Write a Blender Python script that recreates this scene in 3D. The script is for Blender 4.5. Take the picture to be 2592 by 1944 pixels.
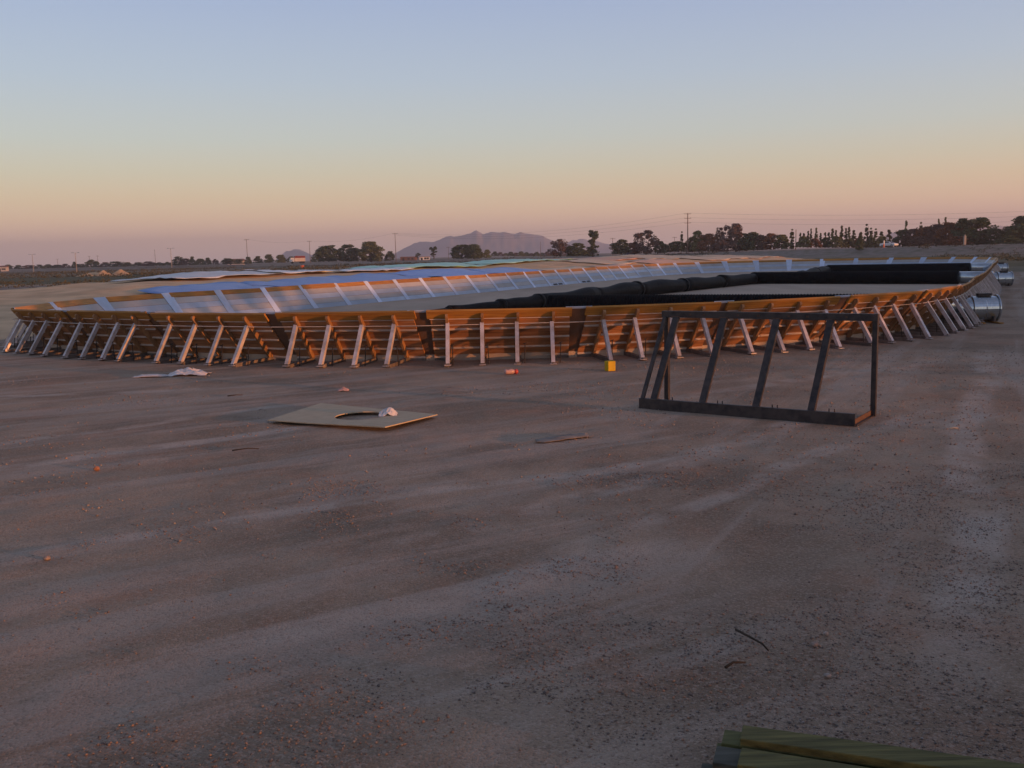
import bpy, math, random
import numpy as np
from mathutils import Vector, Matrix
R = math.radians
sc = bpy.context.scene
for o in list(bpy.data.objects): bpy.data.objects.remove(o)
col = sc.collection

# ------------------------------------------------------------------ camera
cam_d = bpy.data.cameras.new('camera'); cam = bpy.data.objects.new('camera', cam_d); col.objects.link(cam)
cam_d.sensor_width = 36; cam_d.lens = 2400 / 2592 * 36; cam_d.clip_end = 20000; cam_d.clip_start = .05
PITCH = math.atan((972 - 645) / 2400)
cam.matrix_world = Matrix.Translation((0, 0, 2.6)) @ Matrix.Rotation(math.pi / 2 - PITCH, 4, 'X') @ Matrix.Rotation(R(-1.44), 4, 'Z')
sc.camera = cam

# ------------------------------------------------------------------ sky
SUN_AZ = R(120); SUN_EL = R(3.0)
w = bpy.data.worlds.new('World'); sc.world = w; w.use_nodes = True
nt = w.node_tree; nt.nodes.clear()
out = nt.nodes.new('ShaderNodeOutputWorld'); bg = nt.nodes.new('ShaderNodeBackground')
sky = nt.nodes.new('ShaderNodeTexSky'); sky.sky_type = 'NISHITA'; sky.sun_disc = False
sky.sun_elevation = SUN_EL; sky.sun_rotation = SUN_AZ; sky.dust_density = 2.0; sky.altitude = 1000
bs = nt.nodes.new('ShaderNodeVectorMath'); bs.operation = 'SCALE'; bs.inputs['Scale'].default_value = .05
nt.links.new(sky.outputs[0], bs.inputs[0])
tc = nt.nodes.new('ShaderNodeTexCoord'); sx = nt.nodes.new('ShaderNodeSeparateXYZ'); nt.links.new(tc.outputs['Generated'], sx.inputs[0])
rp = nt.nodes.new('ShaderNodeValToRGB'); cr = rp.color_ramp
SKY = [(0.0, (.90, .60, .56)), (.010, (.90, .585, .51)), (.028, (.90, .57, .44)), (.043, (.85, .57, .395)), (.063, (.74, .56, .38)), (.087, (.62, .56, .43)),
       (.118, (.52, .55, .52)), (.175, (.42, .495, .60)), (.25, (.33, .41, .605)), (.42, (.20, .255, .40)), (1.0, (.115, .13, .19))]
for i, (p, c) in enumerate(SKY):
    e = cr.elements[i] if i < 2 else cr.elements.new(p)
    e.position = p; e.color = (*c, 1)
nt.links.new(sx.outputs[2], rp.inputs[0])
ad = nt.nodes.new('ShaderNodeVectorMath'); ad.operation = 'ADD'
nt.links.new(rp.outputs[0], ad.inputs[0]); nt.links.new(bs.outputs[0], ad.inputs[1])
nt.links.new(ad.outputs[0], bg.inputs[0]); bg.inputs[1].default_value = 1.0
nt.links.new(bg.outputs[0], out.inputs[0])

# ------------------------------------------------------------------ sun
sd = bpy.data.lights.new('sun', 'SUN'); sd.energy = 5.0; sd.angle = R(.6); sd.color = (1, .36, .10)
sun = bpy.data.objects.new('sun', sd); col.objects.link(sun)
to_sun = Vector((math.sin(SUN_AZ) * math.cos(SUN_EL), math.cos(SUN_AZ) * math.cos(SUN_EL), math.sin(SUN_EL)))
sun.rotation_euler = to_sun.to_track_quat('Z', 'Y').to_euler()
sun.location = (20, -20, 30)
sc.view_settings.view_transform = 'Standard'; sc.view_settings.look = 'None'
sc.view_settings.exposure = 0; sc.view_settings.gamma = 1; sc.view_settings.use_curve_mapping = False
sc.cycles.max_bounces = 6; sc.cycles.volume_bounces = 0

# ------------------------------------------------------------------ materials
MATS = {}
def mat(name, base, rough=.8, metal=0., spec=.3, var=.0, scale=3., bump=0., bscale=40., base2=None, stretch=None, detail=5, contrast=(.35, .65)):
    if name in MATS: return MATS[name]
    m = bpy.data.materials.new(name); m.use_nodes = True; MATS[name] = m
    n = m.node_tree; b = n.nodes['Principled BSDF']
    b.inputs['Roughness'].default_value = rough; b.inputs['Metallic'].default_value = metal; b.inputs['Specular IOR Level'].default_value = spec
    b.inputs['Base Color'].default_value = (*base, 1)
    if base2 or var or bump:
        t = n.nodes.new('ShaderNodeTexCoord'); mp = n.nodes.new('ShaderNodeMapping'); n.links.new(t.outputs['Object'], mp.inputs[0])
        if stretch: mp.inputs['Scale'].default_value = stretch
        oi = n.nodes.new('ShaderNodeObjectInfo'); ml = n.nodes.new('ShaderNodeMath'); ml.operation = 'MULTIPLY'; ml.inputs[1].default_value = 50
        n.links.new(oi.outputs['Random'], ml.inputs[0]); n.links.new(ml.outputs[0], mp.inputs['Location'])
    if base2 or var:
        b2 = base2 or tuple(c * (1 - var) for c in base)
        ns = n.nodes.new('ShaderNodeTexNoise'); ns.inputs['Scale'].default_value = scale; ns.inputs['Detail'].default_value = detail
        n.links.new(mp.outputs[0], ns.inputs[0])
        r = n.nodes.new('ShaderNodeValToRGB'); r.color_ramp.elements[0].position = contrast[0]; r.color_ramp.elements[1].position = contrast[1]
        r.color_ramp.elements[0].color = (*b2, 1); r.color_ramp.elements[1].color = (*base, 1)
        n.links.new(ns.outputs[0], r.inputs[0])
        hv = n.nodes.new('ShaderNodeHueSaturation'); mr = n.nodes.new('ShaderNodeMapRange')
        mr.inputs['To Min'].default_value = .82; mr.inputs['To Max'].default_value = 1.18
        n.links.new(oi.outputs['Random'], mr.inputs[0]); n.links.new(mr.outputs[0], hv.inputs['Value']); n.links.new(r.outputs[0], hv.inputs['Color'])
        n.links.new(hv.outputs[0], b.inputs['Base Color'])
    if bump:
        nb = n.nodes.new('ShaderNodeTexNoise'); nb.inputs['Scale'].default_value = bscale; nb.inputs['Detail'].default_value = 4
        n.links.new(mp.outputs[0], nb.inputs[0])
        bp = n.nodes.new('ShaderNodeBump'); bp.inputs['Strength'].default_value = bump; bp.inputs['Distance'].default_value = .02
        n.links.new(nb.outputs[0], bp.inputs['Height']); n.links.new(bp.outputs[0], b.inputs['Normal'])
    return m

def ground_material():
    m = bpy.data.materials.new('dusty_ground'); m.use_nodes = True; n = m.node_tree; L = n.links.new
    b = n.nodes['Principled BSDF']; b.inputs['Roughness'].default_value = .92; b.inputs['Specular IOR Level'].default_value = .25
    geo = n.nodes.new('ShaderNodeNewGeometry'); P = geo.outputs['Position']
    def noise(sc_, det=6, rough=.6, vec=None, dist=0.):
        x = n.nodes.new('ShaderNodeTexNoise'); x.inputs['Scale'].default_value = sc_; x.inputs['Detail'].default_value = det
        x.inputs['Roughness'].default_value = rough; x.inputs['Distortion'].default_value = dist; L(vec or P, x.inputs[0]); return x.outputs[0]
    def mapping(rot, scale):
        r_ = n.nodes.new('ShaderNodeMapping'); r_.inputs['Rotation'].default_value = (0, 0, rot); L(P, r_.inputs[0])
        q_ = n.nodes.new('ShaderNodeMapping'); q_.inputs['Scale'].default_value = scale; L(r_.outputs[0], q_.inputs[0]); return q_.outputs[0]
    def ramp(v, a, c, lo=0., hi=1.):
        x = n.nodes.new('ShaderNodeMapRange'); x.interpolation_type = 'SMOOTHSTEP'; x.inputs['From Min'].default_value = a; x.inputs['From Max'].default_value = c
        x.inputs['To Min'].default_value = lo; x.inputs['To Max'].default_value = hi; L(v, x.inputs[0]); return x.outputs[0]
    def mix(f, a, c):
        x = n.nodes.new('ShaderNodeMix'); x.data_type = 'RGBA'
        if isinstance(f, float): x.inputs[0].default_value = f
        else: L(f, x.inputs[0])
        for s, v in ((6, a), (7, c)):
            if isinstance(v, tuple): x.inputs[s].default_value = (*v, 1)
            else: L(v, x.inputs[s])
        return x.outputs[2]
    def math_(op, a, c=None):
        x = n.nodes.new('ShaderNodeMath'); x.operation = op
        for i, v in enumerate((a, c)):
            if v is None: continue
            if isinstance(v, (int, float)): x.inputs[i].default_value = v
            else: L(v, x.inputs[i])
        return x.outputs[0]
    # packed gravelly dirt: brown earth, pale dust dragged along wheel tracks, reddish grit, fine stones
    c = mix(ramp(noise(.35, 5), .38, .62), (.235, .172, .122), (.36, .278, .208))
    c = mix(math_('MULTIPLY', ramp(noise(.5, 6, .7), .5, .7), .6), c, (.36, .20, .13))
    t1 = noise(1., 5, .62, mapping(R(-30), (.10, 1.3, 1)), .5); t2 = noise(1., 5, .62, mapping(R(-62), (.07, 1.2, 1)), .4)
    sx_ = n.nodes.new('ShaderNodeSeparateXYZ'); L(P, sx_.inputs[0])
    t3 = math_('ADD', noise(.22, 3), math_('MULTIPLY', math_('SUBTRACT', math_('MULTIPLY', sx_.outputs[1], .18), sx_.outputs[0]), .035))
    c = mix(math_('MULTIPLY', math_('MULTIPLY', ramp(t1, .47, .62), ramp(t3, .38, .56)), .5), c, (.45, .385, .335))
    c = mix(math_('MULTIPLY', math_('MULTIPLY', ramp(t2, .48, .64), ramp(t3, .62, .42)), .5), c, (.44, .38, .33))
    brk = ramp(noise(.9, 5, .65), .36, .60); wob = math_('MULTIPLY', math_('SUBTRACT', noise(.13, 2), .5), 1.6)
    def track(p0, p1, wd, st, colr=(.50, .435, .38)):
        d = Vector((p1[0] - p0[0], p1[1] - p0[1])).normalized(); nx, ny = -d.y, d.x
        vv = math_('ADD', math_('ADD', math_('MULTIPLY', sx_.outputs[0], nx), math_('MULTIPLY', sx_.outputs[1], ny)), -(p0[0] * nx + p0[1] * ny))
        vv = math_('ABSOLUTE', math_('ADD', vv, wob)); ms = ramp(vv, wd, wd * .35)
        al = math_('ADD', math_('ADD', math_('MULTIPLY', sx_.outputs[0], d.x), math_('MULTIPLY', sx_.outputs[1], d.y)), -(p0[0] * d.x + p0[1] * d.y))
        Lg = math.hypot(p1[0] - p0[0], p1[1] - p0[1]); ms = math_('MULTIPLY', ms, math_('MULTIPLY', ramp(al, -1.5, 1.), ramp(al, Lg + 2, Lg - 1)))
        return mix(math_('MULTIPLY', math_('MULTIPLY', ms, brk), st * 1.25), c, colr)
    for p0, p1, wd, st in (((-4.9, 8.3), (2.3, 12.1), .22, .55), ((-6.8, 11.9), (-2.6, 15.2), .28, .6), ((-7.9, 13.6), (-4.4, 16.6), .22, .5), ((-.9, 8.4), (4.6, 14.2), .30, .5), ((.6, 8.2), (6.3, 14.4), .24, .45),
                           ((2.9, 6.0), (11.2, 22.5), .34, .55), ((4.1, 5.6), (12.6, 22.2), .30, .55), ((5.6, 8.2), (13.8, 23.5), .34, .5), ((-3.2, 5.2), (1.1, 8.2), .3, .4), ((-12., 19.2), (-5.5, 19.8), .25, .45), ((2.6, 16.4), (8.6, 20.6), .3, .4)):
        c = track(p0, p1, wd, st)
    v = n.nodes.new('ShaderNodeTexVoronoi'); v.inputs['Scale'].default_value = 62; L(P, v.inputs[0])
    sp = n.nodes.new('ShaderNodeSeparateColor'); L(v.outputs['Color'], sp.inputs[0])
    c = mix(math_('MULTIPLY', ramp(sp.outputs[0], .72, .8), .4), c, (.48, .38, .32))
    c = mix(math_('MULTIPLY', ramp(sp.outputs[1], .8, .87), .3), c, (.12, .09, .075))
    c = mix(math_('MULTIPLY', ramp(noise(60, 3), .55, .7), .3), c, (.13, .095, .08))
    # outer land: dry grass, sandy bands, green weeds, chosen by distance and broken up by noise
    sp2 = n.nodes.new('ShaderNodeSeparateXYZ'); L(P, sp2.inputs[0])
    X, Y = sp2.outputs[0], sp2.outputs[1]
    n1 = noise(.03, 6, .65); n2 = noise(.012, 5); n3 = noise(.25, 6, .7, mapping(0, (.25, 1, 1)))
    dn = math_('ADD', math_('ADD', Y, math_('MULTIPLY', X, -.18)), math_('MULTIPLY', math_('SUBTRACT', n1, .5), 60))
    dry = mix(ramp(n3, .35, .65), (.10, .085, .05), (.20, .16, .105))
    green = mix(ramp(n3, .35, .7), (.045, .06, .025), (.11, .10, .05))
    soil = mix(ramp(n3, .4, .6), (.15, .13, .115), (.24, .20, .17))
    far = mix(ramp(dn, 145, 150), soil, (.33, .26, .19))
    far = mix(ramp(dn, 156, 164), far, green)
    far = mix(ramp(dn, 255, 275), far, mix(ramp(n2, .45, .55), (.28, .22, .15), dry))
    far = mix(ramp(dn, 300, 330), far, dry)
    far = mix(ramp(dn, 380, 430), far, mix(ramp(n1, .4, .6), (.075, .06, .04), (.12, .095, .06)))
    c = mix(ramp(dn, 98, 112), c, far)
    rt = math_('ADD', math_('SUBTRACT', X, math_('MULTIPLY', Y, .50)), math_('MULTIPLY', math_('SUBTRACT', n1, .5), 30))
    c = mix(math_('MULTIPLY', ramp(rt, -6, 4), ramp(Y, 82, 90)), c, mix(ramp(n2, .4, .6), green, dry))
    L(c, b.inputs['Base Color'])
    bp = n.nodes.new('ShaderNodeBump'); bp.inputs['Strength'].default_value = .55; bp.inputs['Distance'].default_value = .03
    h = math_('ADD', math_('MULTIPLY', noise(9, 5), 1.), math_('MULTIPLY', v.outputs['Distance'], -.5)); L(h, bp.inputs['Height']); L(bp.outputs[0], b.inputs['Normal'])
    return m

M_GROUND = ground_material()
M_PLY = mat('plywood', (.41, .195, .09), .6, var=.45, scale=2.2, stretch=(.6, 6, 6), bump=.1, bscale=18)
M_LINER = mat('pale_liner', (.41, .41, .42), .5, spec=.5, var=.15, scale=1.2, bump=.08, bscale=6)
M_LINERB = mat('sky_tinted_liner', (.36, .44, .57), .4, spec=.6, var=.15, scale=1.2, bump=.08, bscale=6)  # sheet steel like the pale liner, sky reflection put into the blue
M_TOP = mat('top_lumber', (.42, .205, .042), .6, base2=(.28, .13, .028), scale=3, stretch=(.5, 8, 8), bump=.15, bscale=20)
M_STUD = mat('stud_timber', (.36, .20, .10), .65, var=.4, scale=4, stretch=(6, 6, .7), bump=.15, bscale=25)
M_STRUT = mat('strut_steel', (.58, .54, .58), .45, metal=.25, spec=.5, base2=(.40, .35, .34), scale=5, bump=.06, bscale=30)
M_LIP = mat('steel_lip', (.70, .62, .56), .4, metal=.2, spec=.5, var=.2, scale=5)
M_BASE = mat('ground_timber', (.17, .14, .125), .85, var=.4, scale=6, bump=.2)
M_ROD = mat('stake_iron', (.035, .03, .03), .7, var=.3)
M_JOINT = mat('joint_sheet', (.52, .63, .84), .42, spec=.5, var=.12, scale=3, bump=.08, bscale=8)
M_JOINTB = mat('joint_back', (.19, .11, .075), .7, var=.3, scale=4)
M_BLACK = mat('black_duct', (.0035, .004, .006), .8, spec=.12, var=.3, scale=8, bump=.1)
M_SHEETB = mat('black_plastic', (.004, .004, .0055), .65, spec=.16, base2=(.010, .0095, .0095), scale=4, bump=.5, bscale=5)
M_GALV = mat('galvanized', (.50, .56, .62), .22, metal=.9, spec=.6, var=.15, scale=8, bump=.05, bscale=20)
M_GALVD = mat('galvanized_dull', (.33, .36, .40), .4, metal=.7, var=.2)
M_FRAME = mat('frame_steel', (.013, .013, .017), .55, metal=.0, spec=.35, base2=(.055, .044, .042), scale=9, bump=.12, bscale=30, contrast=(.4, .75))
M_RUST = mat('weld_rust', (.13, .075, .055), .8, var=.4, scale=20)
M_OSB = mat('hole_board', (.46, .385, .27), .75, base2=(.37, .305, .21), scale=5, stretch=(1, 5, 5), bump=.15, bscale=30)
M_YEL = mat('yellow_card', (.55, .37, .01), .6, var=.25, scale=9)
M_WHITEP = mat('white_plastic', (.62, .60, .62), .4, spec=.5, var=.2, scale=8, bump=.2, bscale=20)
M_REDP = mat('red_plastic', (.46, .06, .045), .35, spec=.5)
M_PINKP = mat('pink_plastic', (.48, .30, .28), .35, spec=.5)
M_LUM = mat('green_lumber', (.17, .175, .065), .75, base2=(.075, .08, .03), scale=3, stretch=(.6, 9, 9), bump=.25, bscale=14)
M_LUMG = mat('grey_lumber', (.105, .11, .09), .75, var=.4, scale=3, stretch=(.6, 9, 9), bump=.25, bscale=14)
M_CARD = mat('card_sheet', (.25, .22, .20), .85, var=.3, scale=6)
M_STONE = mat('stone', (.30, .24, .21), .9, base2=(.17, .14, .13), scale=20, bump=.3)
M_STONEP = mat('pale_stone', (.42, .38, .35), .9, var=.3, scale=20)
M_BRICK = mat('brick_bit', (.42, .20, .12), .85, var=.4, scale=14)
M_TWIG = mat('twig', (.07, .05, .035), .85, var=.4)
M_SAND = mat('grain_sand', (.62, .43, .26), .95, base2=(.42, .29, .175), scale=.5, bump=.5, bscale=3, detail=9)
M_TB = mat('blue_tarp', (.16, .30, .70), .5, spec=.45, base2=(.22, .37, .74), scale=.7, bump=.6, bscale=1.3)
M_TW = mat('white_tarp', (.66, .72, .78), .5, spec=.45, base2=(.52, .58, .64), scale=.6, bump=.6, bscale=1.3)
M_TG = mat('green_tarp', (.24, .54, .46), .5, spec=.45, base2=(.34, .62, .56), scale=.6, bump=.6, bscale=1.3)
M_TT = mat('tan_tarp', (.60, .46, .32), .7, base2=(.53, .41, .29), scale=.6, bump=.4, bscale=1.3)
M_TP = mat('pink_tarp', (.70, .40, .28), .7, base2=(.60, .41, .30), scale=.6, bump=.4, bscale=1.3)
M_ROAD = mat('asphalt', (.10, .098, .105), .85, var=.25, scale=.4)
M_VERGE = mat('verge', (.24, .20, .18), .95, base2=(.13, .12, .08), scale=.5, bump=.5, bscale=2)
M_BARK = mat('bark', (.08, .06, .045), .9, var=.4, scale=3)
M_WOODP = mat('pole_wood', (.20, .12, .085), .85, var=.35, scale=5)
M_PALEPOST = mat('concrete_post', (.38, .34, .31), .85, var=.25, scale=5)
M_WHITE = mat('white_paint', (.72, .72, .74), .35, spec=.5)
M_DBLUE = mat('dark_blue_paint', (.02, .03, .07), .25, spec=.5)
M_RED = mat('red_paint', (.20, .03, .03), .5)
M_GLASS = mat('dark_glass', (.015, .017, .02), .08, spec=.6)
M_TYRE = mat('tyre', (.015, .015, .015), .85)
M_ORANGE = mat('orange_plastic', (.75, .16, .04), .5)
M_WALL = mat('house_wall', (.60, .55, .52), .85, var=.15, scale=1)
M_ROOF = mat('house_roof', (.22, .11, .08), .85, var=.3, scale=3)
M_MOUNT = mat('hazed_mountain_rock', (.36, .31, .37), .95, base2=(.25, .22, .27), scale=.004, bump=.0)  # lilac paleness of distant haze is partly put into the rock colour
def leaf(name, c1, c2):
    m = mat(name, c1, .75, spec=.2, base2=c2, scale=.9, detail=3); return m
LEAF = [leaf('leaf_dark', (.09, .12, .05), (.045, .064, .03)), leaf('leaf_olive', (.15, .165, .06), (.075, .09, .036)),
        leaf('leaf_autumn', (.27, .11, .045), (.12, .066, .034)), leaf('leaf_poplar', (.19, .20, .07), (.10, .115, .048)), leaf('leaf_bare', (.16, .10, .08), (.09, .066, .055))]

# ------------------------------------------------------------------ helpers
def tag(o, label=None, cat=None, group=None, kind=None):
    if label: o['label'] = label
    if cat: o['category'] = cat
    if group: o['group'] = group
    if kind: o['kind'] = kind
    return o
def empty(name, loc=(0, 0, 0), rz=0., scale=(1, 1, 1)):
    o = bpy.data.objects.new(name, None); col.objects.link(o); o.location = loc; o.rotation_euler = (0, 0, rz); o.scale = scale; o.empty_display_size = .2
    return o
def link(name, me, parent=None):
    o = bpy.data.objects.new(name, me); col.objects.link(o); o.parent = parent; return o
def copy_tree(src, parent=None):
    c = src.copy(); col.objects.link(c); c.parent = parent
    for ch in src.children: copy_tree(ch, c)
    return c
class MB:
    def __init__(s): s.v = []; s.f = []; s.m = []
    def add(s, vs, fs, mi=0):
        k = len(s.v); s.v += [tuple(v) for v in vs]; s.f += [tuple(i + k for i in f) for f in fs]; s.m += [mi] * len(fs); return s
    def beam(s, p0, p1, wd, ht, up=(0, 0, 1), mi=0):
        p0 = Vector(p0); p1 = Vector(p1); d = (p1 - p0).normalized(); u = Vector(up); side = d.cross(u)
        if side.length < 1e-4: side = d.cross(Vector((1, 0, 0)))
        side.normalize(); u = side.cross(d).normalized()
        a = side * wd / 2; b = u * ht / 2
        vs = [p + sa * a + sb * b for p in (p0, p1) for sa, sb in ((-1, -1), (1, -1), (1, 1), (-1, 1))]
        return s.add(vs, [(3, 2, 1, 0), (4, 5, 6, 7), (0, 1, 5, 4), (1, 2, 6, 5), (2, 3, 7, 6), (3, 0, 4, 7)], mi)
    def box(s, c, sz, mi=0):
        return s.beam((c[0], c[1] - sz[1] / 2, c[2]), (c[0], c[1] + sz[1] / 2, c[2]), sz[0], sz[2], mi=mi)
    def prism(s, poly, axis_vec, mi=0):
        n = len(poly); a = Vector(axis_vec); vs = [Vector(p) for p in poly] + [Vector(p) + a for p in poly]
        return s.add(vs, [tuple(range(n))[::-1], tuple(range(n, 2 * n))] + [(i, (i + 1) % n, n + (i + 1) % n, n + i) for i in range(n)], mi)
    def tube(s, pts, rad, n=8, cap=True, mi=0, squash=1.):
        pts = [Vector(p) for p in pts]; k = len(s.v); N = len(pts); nf = len(s.f)
        if not hasattr(rad, '__len__'): rad = [rad] * N
        for i, p in enumerate(pts):
            d = (pts[min(i + 1, N - 1)] - pts[max(i - 1, 0)]).normalized()
            ref = Vector((0, 0, 1)) if abs(d.z) < .9 else Vector((1, 0, 0))
            a = d.cross(ref).normalized(); b = a.cross(d).normalized()
            for j in range(n):
                t = 2 * math.pi * j / n; s.v.append(tuple(p + a * math.cos(t) * rad[i] + b * math.sin(t) * rad[i] * squash))
        for i in range(N - 1):
            for j in range(n):
                s.f.append((k + i * n + j, k + i * n + (j + 1) % n, k + (i + 1) * n + (j + 1) % n, k + (i + 1) * n + j))
        if cap: s.f.append(tuple(k + j for j in range(n))[::-1]); s.f.append(tuple(k + (N - 1) * n + j for j in range(n)))
        s.m += [mi] * (len(s.f) - nf); return s
    def mesh(s, name, mats, smooth=False):
        me = bpy.data.meshes.new(name); me.from_pydata(s.v, [], s.f)
        for m in (mats if isinstance(mats, (list, tuple)) else [mats]): me.materials.append(m)
        if any(s.m): me.polygons.foreach_set('material_index', s.m)
        if smooth: me.polygons.foreach_set('use_smooth', [True] * len(s.f))
        import bmesh
        bm = bmesh.new(); bm.from_mesh(me); bmesh.ops.recalc_face_normals(bm, faces=bm.faces); bm.to_mesh(me); bm.free()
        me.update(); return me
    def build(s, name, mats, parent=None, smooth=False): return link(name, s.mesh(name, mats, smooth), parent)

def vnoise(x, y, seed=0):
    x = np.asarray(x, float); y = np.asarray(y, float)
    xi = np.floor(x).astype(np.int64); yi = np.floor(y).astype(np.int64); fx = x - xi; fy = y - yi
    fx = fx * fx * (3 - 2 * fx); fy = fy * fy * (3 - 2 * fy)
    def h(a, b):
        n = (a * 374761393 + b * 668265263 + seed * 1442695041) & 0xffffffff
        n = ((n ^ (n >> 13)) * 1274126177) & 0xffffffff
        return ((n ^ (n >> 16)) & 0xffff) / 65535.
    return (h(xi, yi) * (1 - fx) + h(xi + 1, yi) * fx) * (1 - fy) + (h(xi, yi + 1) * (1 - fx) + h(xi + 1, yi + 1) * fx) * fy
def fbm(x, y, oct=4, seed=0):
    a = 1.; s = 0.; t = 0.
    for i in range(oct): s = s + a * vnoise(x * 2 ** i, y * 2 ** i, seed + i); t += a; a *= .5
    return s / t
def grid_mesh(name, xs, ys, Z, m, smooth=True):
    nx, ny = len(xs), len(ys); XX, YY = np.meshgrid(xs, ys)
    co = np.stack([XX, YY, Z], -1).reshape(-1, 3) if Z.shape == XX.shape else None
    return quad_grid(name, co, nx, ny, m, smooth)
def quad_grid(name, co, nx, ny, m, smooth=True):
    me = bpy.data.meshes.new(name); i = np.arange(nx * ny).reshape(ny, nx)
    q = np.stack([i[:-1, :-1], i[:-1, 1:], i[1:, 1:], i[1:, :-1]], -1).reshape(-1, 4)
    me.vertices.add(nx * ny); me.vertices.foreach_set('co', co.astype(np.float32).ravel())
    me.loops.add(q.size); me.loops.foreach_set('vertex_index', q.ravel().astype(np.int32))
    me.polygons.add(len(q)); me.polygons.foreach_set('loop_start', np.arange(0, q.size, 4, dtype=np.int32))
    if smooth: me.polygons.foreach_set('use_smooth', np.ones(len(q), bool))
    me.materials.append(m); me.update(); me.validate(); return me
ORD = ['first', 'second', 'third', 'fourth', 'fifth', 'sixth', 'seventh', 'eighth', 'ninth', 'tenth', 'eleventh', 'twelfth', 'thirteenth', 'fourteenth', 'fifteenth',
       'sixteenth', 'seventeenth', 'eighteenth', 'nineteenth', 'twentieth', 'twenty-first', 'twenty-second', 'twenty-third', 'twenty-fourth', 'twenty-fifth']

# ------------------------------------------------------------------ ground
FAR = 5200.
g = MB(); g.add([(-FAR, -400, -.05), (FAR, -400, -.05), (FAR, FAR, -.05), (-FAR, FAR, -.05)], [(0, 1, 2, 3)])
tag(g.build('ground', M_GROUND), 'wide dusty plain reaching to the horizon', kind='structure')
def yard_h(x, y):
    z = .030 * (fbm(x * .45, y * .45, 3, 1) - .5) + .022 * (fbm(x * 1.6, y * 1.6, 3, 5) - .5) + .010 * (fbm(x * 6, y * 6, 2, 9) - .5)
    u = x * math.cos(R(30)) + y * math.sin(R(30)); v = -x * math.sin(R(30)) + y * math.cos(R(30))
    z = z + .014 * (fbm(u * .12, v * 1.8, 3, 20) - .5)
    e = np.clip(np.minimum.reduce([(x + 24) / 4, (26 - x) / 4, (y - .5) / 1, (40 - y) / 4]), 0, 1)
    return -.045 * (1 - e) + (z + .0) * e - .006 * e
xs = np.arange(-24, 26.01, .1); ys = np.concatenate([np.arange(.5, 14, .07), np.arange(14, 40.01, .12)])
XX, YY = np.meshgrid(xs, ys)
yard = link('yard_ground', quad_grid('yard_ground', np.stack([XX, YY, yard_h(XX, YY)], -1).reshape(-1, 3), len(xs), len(ys), M_GROUND))
tag(yard, 'packed gravelly dirt of the yard in the foreground', kind='structure')

# ------------------------------------------------------------------ ring path of the storage wall (foot line, anticlockwise from above)
A = np.array([.467, .884]); RT = np.array([.884, -.467])
ctrl = [(-14.45, 30.7), (-12.4, 29.15), (-10.5, 27.85), (-7.6, 26.1), (-4.3, 24.85), (-1.0, 24.33), (2.2, 24.5), (5.5, 25.35), (8.5, 26.5), (11.2, 28.5), (13.7, 31.9), (18.6, 40.3), (28, 58), (37.5, 76)]
CC = np.array([27.05, 87.1])
for k in range(1, 12):
    t = math.pi * k / 12; cx = math.copysign(abs(math.cos(t)) ** (2 / 2.4), math.cos(t)); sy = math.sin(t) ** (2 / 2.4)
    ctrl.append(tuple(CC + RT * 14.4 * cx + A * 15.5 * sy))
ctrl += [(14.3, 93.8), (6.3, 78.7), (-1.7, 63.5), (-7.5, 52.5), (-11.0, 45.9), (-13.7, 41.5), (-15.15, 38.3), (-15.15, 34.8), (-14.85, 31.9)]
C_ = np.array(ctrl); n_ = len(C_); path = []
for i in range(n_):
    p0, p1, p2, p3 = C_[i - 1], C_[i], C_[(i + 1) % n_], C_[(i + 2) % n_]
    d1 = np.linalg.norm(p1 - p0) ** .5; d2 = np.linalg.norm(p2 - p1) ** .5; d3 = np.linalg.norm(p3 - p2) ** .5
    m1 = d2 * ((p1 - p0) / d1 - (p2 - p0) / (d1 + d2) + (p2 - p1) / d2); m2 = d2 * ((p2 - p1) / d2 - (p3 - p1) / (d2 + d3) + (p3 - p2) / d3)
    for t in np.linspace(0, 1, 24, endpoint=False):
        path.append((2 * t ** 3 - 3 * t * t + 1) * p1 + (t ** 3 - 2 * t * t + t) * m1 + (-2 * t ** 3 + 3 * t * t) * p2 + (t ** 3 - t * t) * m2)
path = np.array(path); tgp = np.roll(path, -1, 0) - np.roll(path, 1, 0); tgp /= np.linalg.norm(tgp, axis=1)[:, None]
path = path + np.stack([tgp[:, 1], -tgp[:, 0]], -1) * np.interp(path[:, 1], [30, 36], [.55, .23])[:, None]
path = np.concatenate([path, path[:1]]); seg = np.linalg.norm(np.diff(path, axis=0), axis=1); S = np.concatenate([[0], np.cumsum(seg)]); TOT = S[-1]
def at(s):
    s = s % TOT; return np.array([np.interp(s, S, path[:, 0]), np.interp(s, S, path[:, 1])])
def near_s(p): return S[np.argmin(np.linalg.norm(path - np.array(p), axis=1))]
floor_m = MB(); floor_m.add([(x, y, .15) for x, y in path[:-1:3]] + [(x, y, -.1) for x, y in path[:-1:3]],
    [tuple(range(len(path[:-1:3])))] + [(i, (i + 1) % len(path[:-1:3]), len(path[:-1:3]) + (i + 1) % len(path[:-1:3]), len(path[:-1:3]) + i) for i in range(len(path[:-1:3]))])
M_FLOOR = mat('levelled_floor', (.44, .35, .275), .95, base2=(.35, .275, .215), scale=.5, stretch=(1, .25, 1), bump=.4, bscale=12)
tag(floor_m.build('bunker_floor', M_FLOOR), 'levelled beige earth floor inside the ring wall', kind='structure')

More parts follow.
